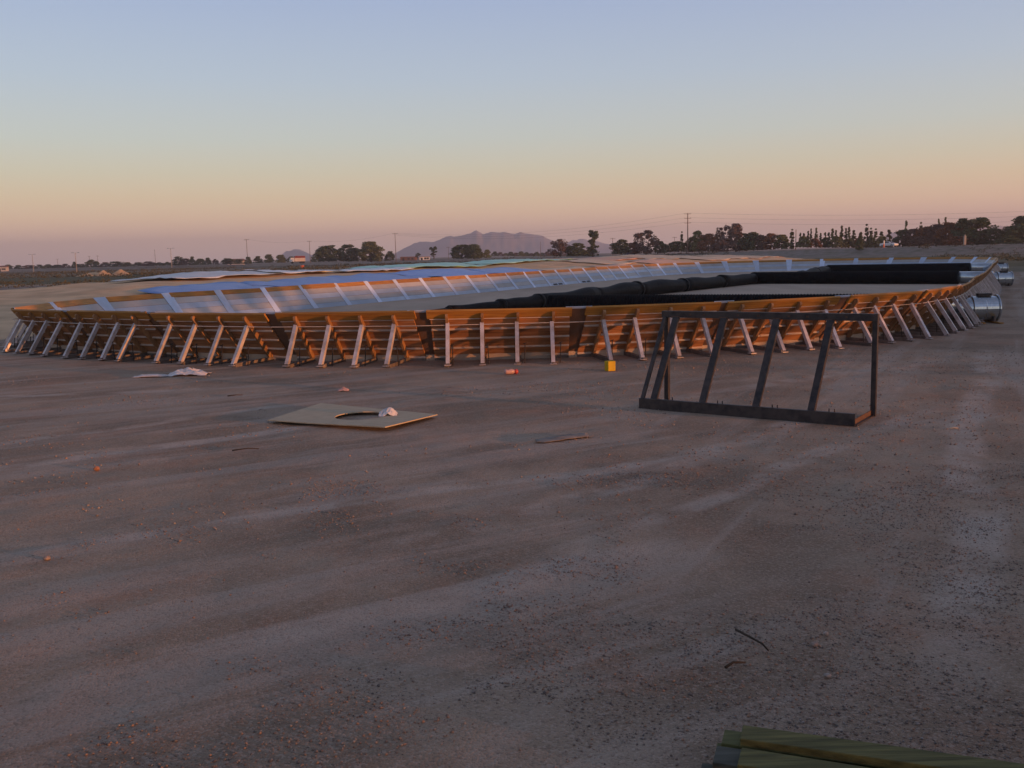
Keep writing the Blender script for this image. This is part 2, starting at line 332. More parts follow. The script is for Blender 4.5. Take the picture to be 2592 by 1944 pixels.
# ------------------------------------------------------------------ unseen bank added to shade the right, trailer added behind to block sky
sdir = np.array([math.sin(SUN_AZ), math.cos(SUN_AZ)]); sper = np.array([-sdir[1], sdir[0]])
wv = np.linspace(-25, 125, 151); tv = np.linspace(-1, 1, 25); WW, TT = np.meshgrid(wv, tv)
hb = np.interp(WW, [-25, -12, 0, 11, 18, 25, 28, 30, 33, 34.5, 36, 40, 55, 62, 105, 118, 125], [0, 2.2, 2.75, 2.7, 2.35, 2.75, 3.25, 3.55, 4.0, 4.4, 4.85, 5.0, 5.0, 5.5, 5.6, 3, 0])
hb = hb * np.maximum(1 - np.abs(TT) ** 1.6, 0) * (1 + .10 * (fbm(WW * .35, TT * 1.5, 3, 31) - .5)) - .08
qq = 47 + TT * 9
bank = link('added_shade_bank', quad_grid('added_shade_bank', np.stack([sdir[0] * qq + sper[0] * WW, sdir[1] * qq + sper[1] * WW, hb], -1).reshape(-1, 3), 151, 25, mat('added_bank_earth', (.26, .19, .14), .95, base2=(.18, .13, .10), scale=.6, bump=.4, bscale=4)))
tag(bank, 'long unseen earth bank added along the right to shade the yard', kind='structure')
tl = empty('blocker', (.5, -3.3, 0)); tag(tl, 'dark box trailer added unseen behind the viewpoint to block sky light', 'blocker')
MB().box((0, 0, 2.45), (12.4, 2.4, 2.8)).build('box_body', M_ROAD, tl)
for k in range(16): MB().box((-6.1 + k * .81, 1.22, 2.45), (.08, .05, 2.7)).build('side_rib', M_FRAME, tl)
MB().box((0, 0, .92), (12.2, .9, .24)).build('chassis', M_FRAME, tl)
for x in (-3.6, -2.5, 3.2):
    for y in (-.95, .95): MB().tube([(x, y - .15, .48), (x, y + .15, .48)], .48, 18).build('wheel', M_TYRE, tl)

# ------------------------------------------------------------------ wall sections
HW, OV, BF, ZB = 1.21, 1.02, 1.5, .09        # height, overhang of the top, distance of the strut feet, height of the sill
SL = math.hypot(HW, OV); dirv = np.array([-OV, HW]) / SL; nrm = np.array([-HW, -OV]) / SL     # (y,z) along the slope / outward-down
W0 = 3.2
def sp(s, out_, x):                   # point on the slope: s up the slope, out_ outwards from the panel face
    return (x, dirv[0] * s + nrm[0] * out_, ZB + dirv[1] * s + nrm[1] * out_)
def slab(s0, s1, o0, o1, x0, x1, mats, name):
    m = MB(); vs = [sp(s, o, x) for x in (x0, x1) for s, o in ((s0, o0), (s0, o1), (s1, o1), (s1, o0))]
    m.add(vs, [(0, 1, 2, 3), (7, 6, 5, 4), (0, 4, 5, 1), (1, 5, 6, 2), (2, 6, 7, 3)], 0)
    m.add(vs, [(3, 7, 4, 0)], 1 if len(mats) > 1 else 0); m.v = m.v[:8]; m.f[-1] = (3, 7, 4, 0)
    return m.mesh(name, list(mats))
CO = [(.02, .335), (.345, .66), (.67, .985), (.995, 1.31)]
ME = {}
for i, (a, b) in enumerate(CO): ME['board%d' % i] = slab(a, b, -.02, .012, -W0 / 2, W0 / 2, (M_PLY, M_LINERB if i in (0, 2) else M_LINER), 'panel_board')
for i, s in enumerate((.025, .34, .665, .99)): ME['lip%d' % i] = slab(s - .016, s + .012, .012, .055, -W0 / 2, W0 / 2, (M_LIP,), 'steel_lip')
ME['top'] = slab(1.33, SL, -.03, .028, -W0 / 2 - .06, W0 / 2 + .06, (M_TOP,), 'top_board')
ME['toplip'] = slab(1.318, 1.328, .0, .045, -W0 / 2, W0 / 2, (M_LIP,), 'steel_lip')
def stud_mesh():
    m = MB(); pr = []
    for s, o in ((.02, .015), (SL - .16, .015)): pr.append((s, o))
    for k in range(7):
        t = math.pi * k / 6; pr.append((SL - .12 + .075 * math.sin(t), .08 - .065 * math.cos(t)))
    pr += [(SL - .2, .145), (.02, .145)]
    m.prism([sp(s, o, -.032) for s, o in pr], (.064, 0, 0)); return m.mesh('stud', M_STUD)
ME['stud'] = stud_mesh()
def strut_mesh():
    m = MB(); top = Vector(sp(1.26, .12, 0)); ft = Vector((0, -BF, .05)); d = (ft - top).normalized(); u = Vector((1, 0, 0)).cross(d)
    f = u if u.y < 0 else -u
    m.beam(top + f * .0, ft + f * .0, .008, .09, up=f)                      # web
    for sx_ in (1,): pass
    m2 = MB()
    m2.beam(top + f * .045, ft + f * .045, .09, .008, up=f); m2.beam(top - f * .045, ft - f * .045, .09, .008, up=f)
    for k in (-1, 1): m2.beam(top + Vector((k * .041, 0, 0)), ft + Vector((k * .041, 0, 0)), .007, .082, up=f)
    m2.box((0, -BF - .01, .035), (.16, .16, .012))
    return m2.mesh('strut', M_STRUT)
ME['strut'] = strut_mesh()
ME['sill'] = MB().beam((-W0 / 2, .0, .04), (W0 / 2, .0, .04), .1, .09).mesh('sill', M_BASE)
ME['timber'] = MB().beam((0, -.06, .045), (0, -BF - .02, .03), .10, .09).mesh('ground_timber', M_BASE)
ME['stake'] = [MB().tube([(dx, -BF + .32, -.1), (dx + tx, -BF + .32 + ty, .5)], .012, 6).tube([(dx + tx - .05, -BF + .32 + ty, .47), (dx + tx + .03, -BF + .32 + ty, .5)], .010, 5).mesh('stake', M_ROD)
               for dx, tx, ty in ((.12, .03, .05), (.14, -.03, .0), (.12, .0, .08))]
ME['cable'] = MB().tube([sp(1.27, .17, -W0 / 2 - .2), sp(1.27, .17, W0 / 2 + .2)], .009, 5).mesh('tie_cable', M_LIP)
ME['vent'] = slab(.10, .25, -.026, -.02, -.45, .45, (M_ROD,), 'vent_grille')

rnd = random.Random(4)
def section(c, ang, wid, full, label, group, joint=None, vent=False, dark_top=False):
    o = empty('barrier_section', (c[0], c[1], 0), ang, (wid / W0, 1, 1)); tag(o, label, 'barrier section', group)
    for i in range(4): link('panel_board', ME['board%d' % i], o)
    link('sill', ME['sill'], o)
    t = link('top_board', ME['top'], o); link('steel_lip', ME['toplip'], t)
    t.rotation_euler = (rnd.uniform(-.012, .012), rnd.uniform(-.006, .006), rnd.uniform(-.004, .004)); t.location = (rnd.uniform(-.05, .05), 0, rnd.uniform(-.012, .012))
    if dark_top: t['label'] = 'dark weathered top board'
    if full:
        for i in range(4): link('steel_lip', ME['lip%d' % i], o)
        link('tie_cable', ME['cable'], o)
        for k in range(4):
            x = (k - 1.5) * .86 * W0 / wid
            for nm in ('stud', 'strut', 'ground_timber'):
                q = link(nm, ME['timber' if nm == 'ground_timber' else nm], o); q.location.x = x; q.scale.x = W0 / wid
                if nm == 'strut': q.rotation_euler.z = rnd.uniform(-.035, .035); q.location.x += rnd.uniform(-.03, .03); q.location.z = rnd.uniform(-.02, .015)
            q = link('stake', ME['stake'][rnd.randrange(3)], o); q.location.x = x
    if vent:
        for k in (-.62, .55): link('vent_grille', ME['vent'], o).location.x = k
    return o
def joint_cover(o, nxt):
    # trapezoid sheet bridging the gap to the next section, pale inside, dark behind, in the frame of section o
    inv = (Matrix.Translation(o.location) @ Matrix.Rotation(o.rotation_euler.z, 4, 'Z') @ Matrix.Diagonal((*o.scale, 1))).inverted()
    mn = Matrix.Translation(nxt.location) @ Matrix.Rotation(nxt.rotation_euler.z, 4, 'Z') @ Matrix.Diagonal((*nxt.scale, 1))
    rng = [.02, .5, 1.0, SL - .05, SL + .012]
    m = MB(); vs = []
    for s in rng:
        a = Vector(sp(s, -.034, W0 / 2 - .10)); b = inv @ (mn @ Vector(sp(s, -.034, -W0 / 2 + .10)))
        a2 = Vector(sp(s, -.021, W0 / 2 - .10)); b2 = inv @ (mn @ Vector(sp(s, -.021, -W0 / 2 + .10)))
        vs += [a, b, b2, a2]
    for i in range(4):
        k = 4 * i; m.add(vs[k:k + 8], [(0, 1, 5, 4)], 0); m.add(vs[k:k + 8], [(3, 2, 6, 7), (0, 4, 7, 3), (1, 2, 6, 5)], 1 if i < 3 else 0)
    m.add(vs[16:20], [(0, 1, 2, 3)], 0)
    m.build('joint_sheet', [M_JOINT, M_JOINTB], o)
GC = [(-14.4, 28.4), (-11.7, 26.3), (-8.04, 24.07), (-4.23, 22.84), (-.25, 22.39), (3.65, 22.9), (7.25, 23.8), (10.46, 25.4), (13.26, 27.95)]
sc_ = [near_s(p) for p in GC]
B = [sc_[0] - 1.75 if sc_[0] > 1.75 else sc_[0] - 1.75 + TOT] + [(a + b) / 2 for a, b in zip([s if s < TOT / 2 else s - TOT for s in sc_], sc_[1:])] + [sc_[-1] + 1.75]
if B[0] > TOT / 2: B[0] -= TOT
s_far = near_s((11.3, 88.3)); s_l = near_s((-13.9, 41.1))
nr = round((s_far - B[-1]) / 3.3); B += [B[9] + (s_far - B[9]) * k / nr for k in range(1, nr + 1)]
B += [s_far + (s_l - s_far) * k / 19 for k in range(1, 20)]
nl = round((B[0] + TOT - s_l) / 3.15); B += [s_l + (B[0] + TOT - s_l) * k / nl for k in range(1, nl + 1)]
NS = len(B) - 1; secs = []; s_cap = near_s((38.6, 78.3)); caps = [i for i in range(9, 9 + nr) if (B[i] + B[i + 1]) / 2 > s_cap]
NEAR_EXTRA = {0: ', at the dark left corner', 2: ', behind the crumpled white sheeting', 5: ', behind the yellow block', 6: ', behind the black frame', 8: ', where the wall turns away'}
for i in range(NS):
    p0, p1 = at(B[i]), at(B[i + 1]); c = (p0 + p1) / 2; d = p1 - p0; ang = math.atan2(d[1], d[0]); wid = np.linalg.norm(d) - .22
    if i < 9: lab, grp, full = 'timber wall section with four slanted steel struts, %s from left%s' % (ORD[i], NEAR_EXTRA.get(i, '')), 'near wall sections with struts', True
    elif i not in caps and i < 9 + nr: lab, grp, full = 'receding strutted wall section on the right side, %s beyond the near curve' % ORD[i - 9], 'right side wall sections', True
    elif i in caps: lab, grp, full = 'distant pale wall section of the rounded far end, %s from the right' % ORD[i - caps[0]], 'far end wall sections', False
    else:
        k = NS - 1 - i; lab, grp, full = 'pale sheet-lined section of the long far wall, %s from its left end' % ORD[k], 'far side wall sections', k < 1
    secs.append(section(c, ang, wid, full, lab, grp, vent=(i >= 9 + nr and NS - 1 - i in (16, 18, 22))))
for i in range(NS): joint_cover(secs[i], secs[(i + 1) % NS])
# ------------------------------------------------------------------ air ducts on the bunker floor
FZ = .15
def corr_tube(p0, p1, r, pitch=.11, amp=.03, n=20, z0=FZ):
    p0 = Vector((*p0, z0 + r)); p1 = Vector((*p1, z0 + r)); Lg = (p1 - p0).length; k = int(Lg / pitch); pts = []; rad = []
    for i in range(k):
        for f_, a in ((0, 0), (.25, amp), (.6, amp), (.85, 0)): pts.append(p0 + (p1 - p0) * ((i + f_) / k)); rad.append(r - amp + a)
    return MB().tube(pts, rad, n)
def lateral(junction, fan, label):
    o = empty('aeration_pipe', (0, 0, 0)); tag(o, label, 'pipe', 'black ribbed aeration pipes')
    d = (Vector(fan) - Vector(junction)); e = Vector(junction) + d * (1 - 1.6 / d.length)
    corr_tube(junction, e, .41).build('ribbed_tube', M_BLACK, o, True)
    MB().tube([(*(Vector(junction) + d * (1 - 1.75 / d.length)), FZ + .41), (*(Vector(fan) + d.normalized() * .3), FZ + .41)], .36, 24).build('steel_sleeve', M_GALV, o, True)
    return o
F1, F2, F3 = (14.6, 31.6), (28.6, 57.0), (40.6, 80.3)
J1, J2, J3 = (1.6, 38.2), (17.3, 67.2), (29.2, 87.5)
lateral(J1, F1, 'black ribbed pipe nearest the near wall, just above its lit top board')
lateral(J2, F2, 'black ribbed pipe, middle of the three, in front of bare floor')
lateral(J3, F3, 'black ribbed pipe, farthest of the three, below the far end wall')
main = empty('main_air_duct'); tag(main, 'sagging black plastic covered duct running diagonally across the bunker floor', 'duct')
mp = [(-4.6, 36.9, .14), (-2.5, 39.3, .22), (-.4, 41.6, .30), (1.3, 43.6, .36), (4.2, 48.2, .40), (7.0, 52.6, .46), (10.4, 57.4, .44), (13.8, 62.2, .42), (17.3, 67.2, .44), (20.8, 72.4, .36), (23.6, 76.8, .34), (26.4, 82.2, .40), (29.2, 87.5, .40)]
for i in range(len(mp) - 1):
    a, b = mp[i], mp[i + 1]; pts = []; rad = []
    for k in range(9):
        t = k / 8; r = (a[2] * (1 - t) + b[2] * t) * (1 + .05 * math.sin(t * 9 + i * 2)) * (1.06 if k == 0 else 1.) + .02 * math.sin(5 * t + i)
        pts.append((a[0] + (b[0] - a[0]) * t, a[1] + (b[1] - a[1]) * t, FZ + r * .86)); rad.append(r)
    MB().tube(pts, rad, 22, squash=.87 if i not in (9, 10) else .8).build('duct_length', M_SHEETB, main, True)
    d = (Vector(b[:2]) - Vector(a[:2])).normalized()
    MB().tube([(b[0] - d.x * .12, b[1] - d.y * .12, FZ + b[2] * .86), (b[0] + d.x * .12, b[1] + d.y * .12, FZ + b[2] * .86)], b[2] * 1.09, 22, squash=.9).build('duct_collar', M_SHEETB, main, True)

# ------------------------------------------------------------------ fans outside the right wall
def fan(p, ang, label, planks=True):
    o = empty('aeration_fan', (p[0], p[1], 0), ang); tag(o, label, 'fan', 'galvanized fans beside the right wall')
    r = .40; z = r + .06
    b = MB(); prof = [(0, r - .03), (.02, r + .04), (.04, r + .04), (.05, r), (.40, r), (.42, r + .012), (.44, r), (.80, r), (.82, r + .05), (.86, r + .05), (.88, r - .02)]
    b.tube([(x, 0, z) for x, _ in prof], [q for _, q in prof], 32, cap=False); b.build('fan_barrel', M_GALV, o, False)
    c = MB(); c.tube([(-.42, 0, z + .03), (-.2, 0, z + .02), (0, 0, z)], [.34, .34, .38], 28, cap=False); c.build('inlet_collar', M_GALV, o)
    MB().tube([(.2, 0, z), (.62, 0, z)], [.13, .13], 14).build('motor', M_GALVD, o)
    for k in range(5):
        t = 2 * math.pi * k / 5; m = MB(); m.beam((.2, .1 * math.cos(t), z + .1 * math.sin(t)), (.28, .36 * math.cos(t), z + .36 * math.sin(t)), .012, .16, up=(1, .6 * math.sin(t), -.6 * math.cos(t))); m.build('blade', M_GALVD, o)
    gm = MB()
    for q in (.1, .2, .3, .38):
        gm.tube([(.89, q * math.cos(2 * math.pi * k / 20), z + q * math.sin(2 * math.pi * k / 20)) for k in range(21)], .006, 5, cap=False)
    for k in range(4): t = math.pi * k / 4; gm.beam((.89, -.4 * math.cos(t), z - .4 * math.sin(t)), (.89, .4 * math.cos(t), z + .4 * math.sin(t)), .012, .012)
    gm.build('guard', M_GALVD, o)
    MB().box((.45, 0, z + r + .05), (.42, .22, .09)).build('control_box', M_FRAME, o)
    for x in (.15, .7): 
        q = MB(); q.prism([(x - .03, -.34, .03), (x - .03, .34, .03), (x - .03, .3, .22), (x - .03, 0, .075), (x - .03, -.3, .22)], (.06, 0, 0)); q.build('cradle', M_BASE, o)
    if planks:
        for x, y0, y1, tl in ((.2, -.75, .5, .04), (.74, -.8, .6, -.06)):
            MB().beam((x, y0, .022), (x + tl, y1, .02), .12, .035).build('bed_plank', M_TOP, o)
    return o
ft = math.atan2(-.40, .91)
fan((15.2, 31.4), math.atan2(-.1, 1), 'galvanized fan on planks, nearest of the three beside the right wall')
fan((28.9, 56.6), math.atan2(-.1, 1), 'galvanized fan, middle of the three beside the right wall', False)
fan((40.8, 80.0), math.atan2(-.1, 1), 'galvanized fan, farthest of the three beside the right wall', False)

# ------------------------------------------------------------------ black steel frame in the yard
fo = Vector((2.11, 15.62)); fd = Vector((.8165, -.5775)); fr = empty('steel_frame', (fo.x, fo.y, 0), math.atan2(fd.y, fd.x))
tag(fr, 'black welded steel frame with leaning bars standing in the yard', 'frame')
LF = 3.515; ZT = 1.52; YB = 1.0
m = MB(); m.beam((0, .0, .09), (LF, .0, .09), .012, .18); m.beam((0, .035, .173), (LF, .035, .173), .07, .012); m.beam((0, .05, .012), (LF + .0, .05, .012), .1, .014)
m.build('front_beam', M_FRAME, fr)
m = MB(); m.beam((-.03, YB - .03, ZT), (LF + .05, YB - .03, ZT), .10, .11); m.build('top_beam', M_FRAME, fr)
for x in (.22, 1.085, 1.976, 2.84):
    q = MB().beam((x, .09, .12), (x + .02, YB - .06, ZT - .05), .105, .07, up=(0, -1, .3)).build('leaning_bar', M_FRAME, fr)
    MB().beam((x - .06, YB - .09, ZT - .045), (x + .09, YB - .09, ZT - .045), .012, .03).build('weld_seam', M_RUST, q)
    for k in (.28, .36):
        MB().tube([(x + k, .06, .17), (x + k, .06, .225)], .009, 6).build('bolt', M_FRAME, fr)
MB().beam((.03, .04, .12), (.03, YB - .08, ZT - .06), .055, .055, up=(0, -1, .3)).build('side_bar', M_FRAME, fr)
for x in (.03, LF + .0):
    MB().beam((x, YB, 0.0), (x, YB, ZT + .03), .075, .075, up=(0, 1, 0)).build('upright', M_FRAME, fr)
MB().beam((LF - .03, 0.02, .010), (LF - .03, YB + .06, .010), .11, .012).build('side_plate', M_FRAME, fr)
MB().beam((LF - .03, .02, .05), (LF - .03, YB, .05), .012, .08).build('side_angle', M_RUST, fr)
MB().beam((.03, 0.02, .010), (.03, YB + .06, .010), .11, .012).build('side_plate', M_FRAME, fr)
for x in (.5, .75, 1.35, 1.7, 2.2, 2.5, 3.1): MB().box((x, YB - .085, ZT - .0), (.04, .006, .03)).build('weld_mark', M_RUST, fr)

# ------------------------------------------------------------------ board with a round hole
bo = empty('plywood_board'); bo.location = (-2.62, 15.2, .045)
qc = [Vector((-3.95, 15.07)), Vector((-3.42, 16.73)), Vector((-1.22, 15.18)), Vector((-1.92, 14.02))]
qc = [q - Vector((-2.62, 15.2)) for q in qc]; N = 40; hc = Vector((.16, .03)); outer = []; inner = []
def edge_pt(t):
    d = Vector((math.cos(t), math.sin(t))); best = None
    for i in range(4):
        a, b = qc[i], qc[(i + 1) % 4]; e = b - a; den = d.x * e.y - d.y * e.x
        if abs(den) < 1e-9: continue
        u = ((a.x - hc.x) * e.y - (a.y - hc.y) * e.x) / den; v = ((a.x - hc.x) * d.y - (a.y - hc.y) * d.x) / den
        if u > 0 and -1e-6 <= v <= 1 + 1e-6 and (best is None or u < best): best = u
    return hc + d * best
ang = sorted([2 * math.pi * k / N for k in range(N)] + [math.atan2((q - hc).y, (q - hc).x) % (2 * math.pi) for q in qc])
m = MB(); vs = []
for t in ang:
    p = edge_pt(t); q = hc + Vector((math.cos(t) * .43, math.sin(t) * .43))
    for r_, dz in ((p, 0), (p, -.016), (q, -.016), (q, 0)): vs.append((r_.x, r_.y, dz + .02 + .05 * max(0, .5 - (r_ - qc[3]).length / 3)))
K = len(ang); fs = []
for i in range(K):
    j = (i + 1) % K
    for a in range(4): fs.append((4 * i + a, 4 * j + a, 4 * j + (a + 1) % 4, 4 * i + (a + 1) % 4))
m.add(vs, fs); o = m.build('plywood_board', M_OSB); o.location = bo.location; bpy.data.objects.remove(bo)
tag(o, 'flat plywood board with a round hole lying on the dirt', 'board')

# ------------------------------------------------------------------ crumpled plastic and small litter
def crumple(name, loc, size, m, seed, n=26, rz=0., spike=.35, label=None, cat='litter'):
    rr = random.Random(seed); us = np.linspace(-1, 1, n); vs_ = np.linspace(-1, 1, n); U, V = np.meshgrid(us, vs_)
    rad = np.sqrt(U * U + V * V); env = np.clip(1.15 - rad * (1 + .35 * (fbm(U * 2 + 9, V * 2 + seed, 2, seed) - .5)), 0, 1) ** .7
    rid = 1 - np.abs(2 * fbm(U * 2.3 + seed, V * 2.3, 3, seed) - 1); hgt = env * (.45 * fbm(U * 1.5 + 3, V * 1.5, 2, seed + 3) + spike * rid ** 2)
    ed = 1 + .25 * (fbm(U * 3, V * 3 + 4, 2, seed + 7) - .5)
    co = np.stack([U * size[0] * ed, V * size[1] * ed, .012 + hgt * size[2] * 1.5], -1)
    top = co.reshape(-1, 3); me = quad_grid(name, top, n, n, m, False)
    o = link(name, me); o.location = loc; o.rotation_euler.z = rz
    md = o.modifiers.new('thickness', 'SOLIDIFY'); md.thickness = .004; md.offset = 0
    return tag(o, label, cat)
crumple('plastic_sheeting', (-7.55, 22.05, .0), (.42, .26, .22), M_WHITEP, 3, label='crumpled white plastic sheeting lying before the wall struts', rz=.1)
crumple('plastic_strip', (-8.35, 21.9, .0), (.42, .14, .07), M_WHITEP, 8, label='flat tail of white plastic strewn left of the crumpled sheeting', rz=.1)
crumple('plastic_bag', (-2.02, 15.22, .055), (.15, .11, .11), M_WHITEP, 12, n=18, spike=.6, label='white plastic bag heaped at the board hole edge')
wr = empty('drink_bottle', (0.0, 20.7, 0)); wr.rotation_euler.z = .4; tag(wr, 'crushed pinkish bottle with red cap lying in front of wall', 'bottle')
MB().tube([(-.17, 0, .06), (-.15, 0, .062), (-.08, .01, .05), (-.02, 0, .06), (.04, 0, .05), (.07, 0, .03)], [.03, .06, .05, .06, .05, .02], 12).build('body', M_PINKP, wr, True)
MB().tube([(.06, 0, .045), (.1, 0, .05), (.13, .01, .06)], [.045, .06, .05], 10).build('cap', M_REDP, wr, True)
crumple('paper_scrap', (-3.35, 18.65, 0), (.11, .06, .07), M_PINKP, 21, n=12, spike=.5, label='small crumpled pinkish scrap beyond the holed board')
yb = MB(); ch = .012
yb.box((0, 0, .11), (.19, .17, .22)); o = yb.build('yellow_block', M_YEL); o.location = (2.18, 20.86, 0); o.rotation_euler.z = .42
bv = o.modifiers.new('bevel', 'BEVEL'); bv.width = .012; bv.segments = 2
tag(o, 'small bright yellow block standing before the wall', 'block')
crumple('chip_scrap', (6.23, 13.2, 0), (.06, .025, .02), M_TT, 31, n=8, label='pale wood chip lying to the right of the black frame')
ca = crumple('card_sheet', (.70, 13.22, 0), (.42, .14, .035), M_CARD, 17, n=20, spike=.2, rz=.5, label='torn grey card sheet lying flat between board and frame', cat='card')
def twig(pts, r, label, name='twig', m=M_TWIG):
    o = MB().tube(pts, [r * (1 - .4 * i / (len(pts) - 1)) for i in range(len(pts))], 7).build(name, m, None, True); return tag(o, label, 'stick')
twig([(1.49, 6.2, .02), (1.55, 6.05, .028), (1.6, 5.93, .03), (1.62, 5.86, .015)], .009, 'thin straight dark stick lying on gravel above the lumber')
twig([(1.29, 5.63, .012), (1.35, 5.68, .022), (1.43, 5.69, .014)], .010, 'short bent brown twig left of the gravel stones')
twig([(-5.55, 18.3, .012), (-5.4, 18.36, .02), (-5.28, 18.4, .012)], .012, 'short dark stick lying left of the scrap beyond the board')
twig([(-3.9, 12.9, .012), (-3.7, 12.98, .02), (-3.55, 12.99, .012)], .010, 'short thin twig in the left foreground of the holed board')
def rock(loc, r, m, seed, label, flat=.6):
    rr = random.Random(seed); b = MB(); n = 10
    import bmesh
    bm = bmesh.new(); bmesh.ops.create_icosphere(bm, subdivisions=2, radius=1)
    for v in bm.verts:
        f = 1 + .45 * (float(fbm(v.co.x * 1.3 + seed, v.co.y * 1.3 + v.co.z * 1.7, 3, seed)) - .5); v.co *= f * r; v.co.z *= flat
    me = bpy.data.meshes.new('stone'); bm.to_mesh(me); bm.free(); me.materials.append(m)
    o = link('stone', me); o.location = (loc[0], loc[1], r * flat * .6); o.rotation_euler.z = rr.random() * 6
    return tag(o, label, 'stone', 'loose stones in the yard')
rock((1.88, 5.49), .024, M_STONEP, 1, 'pale flat stone in the gravel above the lumber')
rock((-5.35, 11.91), .038, M_BRICK, 2, 'orange brown lump of brick on the left yard', .8)
rock((-4.21, 8.23), .034, M_STONE, 3, 'dark clod in the left foreground', .6)
rock((2.08, 6.12), .018, M_STONEP, 4, 'small pale stone right of the thin dark stick', .8)
rock((1.95, 5.95), .024, M_STONE, 5, 'dark stone among gravel right of the thin dark stick', .7)
rock((-3.2, 5.0), .035, M_STONE, 6, 'grey stone in the bottom left corner foreground', .7)

# ------------------------------------------------------------------ lumber stack at the bottom right
def plank(p0, p1, wd, th, m, label, roll=0., z=.0):
    o = MB(); a = Vector((*p0, z)); b = Vector((*p1, z)); o.beam(a, b, wd, th, up=(0, math.sin(roll), math.cos(roll))); q = o.build('lumber_plank', m)
    bv = q.modifiers.new('bevel', 'BEVEL'); bv.width = .005; bv.segments = 2
    return tag(q, label, 'plank', 'greenish lumber stacked at the bottom right corner')
dl = Vector((1.0, -.36)).normalized()
def pl(x, y, L, **k):
    e = Vector((x, y)) + (dl + Vector((0, rnd.uniform(-.035, .035)))) * L; return (x, y), (e.x, e.y)
a, b = pl(1.13, 4.57, 3.3); plank(a, b, .15, .05, M_LUM, 'broad mossy green plank on top of the lumber stack', z=.126)
a, b = pl(1.05, 4.63, 3.2); plank(a, b, .15, .045, M_LUM, 'greenish plank at the back of the stack middle layer', z=.074)
a, b = pl(.97, 4.46, 3.2); plank(a, b, .17, .045, M_LUMG, 'grey weathered plank end sticking out on the left of the stack', z=.073)
a, b = pl(1.07, 4.36, 3.2); plank(a, b, .17, .04, M_LUM, 'bright mossy plank along the front of the lumber stack', z=.118)
a, b = pl(.88, 4.38, 3.2); plank(a, b, .18, .045, M_LUMG, 'grey bottom plank at the front of the lumber stack', z=.024)
a, b = pl(1.0, 4.58, 3.2); plank(a, b, .17, .045, M_LUM, 'dark bottom plank under the back of the stack', z=.0235)

# ------------------------------------------------------------------ loose gravel
def gravel(name, n, xr, yr, smin, smax, seed, m, power=1.):
    rg = np.random.default_rng(seed); k = n * 3
    y = yr[0] + (yr[1] - yr[0]) * rg.random(k) ** power; x = rg.uniform(-1, 1, k) * (.60 * y + .5)
    dens = fbm(x * .55, y * .55, 3, seed) + .35 * (fbm(x * 2.2, y * 2.2, 2, seed + 2) - .5) + .12 * np.clip((x - .5) / 3, -1, 1)
    ok = rg.random(k) < np.clip((dens - .45) * 5, .015, 1); x = x[ok][:n]; y = y[ok][:n]; n = len(x)
    s = smin + (smax - smin) * rg.random(n) ** 4
    base = np.array([(1, 0, 0), (0, 1, 0), (-1, 0, 0), (0, -1, 0), (0, 0, 1), (0, 0, -1)], float)
    t = rg.random(n) * 6.283; c_, s_ = np.cos(t), np.sin(t)
    v = base[None] * (1 + .45 * (rg.random((n, 6, 1)) - .5)) + .35 * (rg.random((n, 6, 3)) - .5)
    v[:, :, 2] *= .7; vx = v[:, :, 0] * c_[:, None] - v[:, :, 1] * s_[:, None] * .8; vy = v[:, :, 0] * s_[:, None] + v[:, :, 1] * c_[:, None] * .8
    z = yard_h(x, y)
    co = np.stack([vx * s[:, None] + x[:, None], vy * s[:, None] + y[:, None], v[:, :, 2] * s[:, None] + (z + s * .3)[:, None]], -1).reshape(-1, 3)
    tri = np.array([(0, 1, 4), (1, 2, 4), (2, 3, 4), (3, 0, 4), (1, 0, 5), (2, 1, 5), (3, 2, 5), (0, 3, 5)]); f = (tri[None] + 6 * np.arange(n)[:, None, None]).reshape(-1, 3)
    me = bpy.data.meshes.new(name); me.vertices.add(len(co)); me.vertices.foreach_set('co', co.astype(np.float32).ravel())
    me.loops.add(f.size); me.loops.foreach_set('vertex_index', f.ravel().astype(np.int32)); me.polygons.add(len(f)); me.polygons.foreach_set('loop_start', np.arange(0, f.size, 3, dtype=np.int32))
    me.materials.append(m); me.update(); return link(name, me)
def pebble_mat(name, cols):
    m = bpy.data.materials.new(name); m.use_nodes = True; n = m.node_tree; b = n.nodes['Principled BSDF']; b.inputs['Roughness'].default_value = .9
    gi = n.nodes.new('ShaderNodeNewGeometry'); r = n.nodes.new('ShaderNodeValToRGB'); r.color_ramp.interpolation = 'CONSTANT'
    for i, c in enumerate(cols):
        e = r.color_ramp.elements[i] if i < 2 else r.color_ramp.elements.new(i / len(cols)); e.position = i / len(cols); e.color = (*c, 1)
    n.links.new(gi.outputs['Random Per Island'], r.inputs[0]); n.links.new(r.outputs[0], b.inputs['Base Color']); return m
M_PEB = pebble_mat('pebbles', [(.26, .21, .18), (.18, .15, .135), (.33, .27, .23), (.22, .17, .14), (.36, .22, .15), (.14, .12, .115), (.30, .26, .24), (.24, .18, .15)])
tag(gravel('loose_gravel', 46000, None, (3.2, 11), .003, .0135, 5, M_PEB, .8), 'fine loose gravel scattered over the near yard', kind='stuff')
tag(gravel('scattered_pebbles', 16000, None, (9, 24), .005, .021, 6, M_PEB, .8), 'small pebbles scattered over the middle of the yard', kind='stuff')

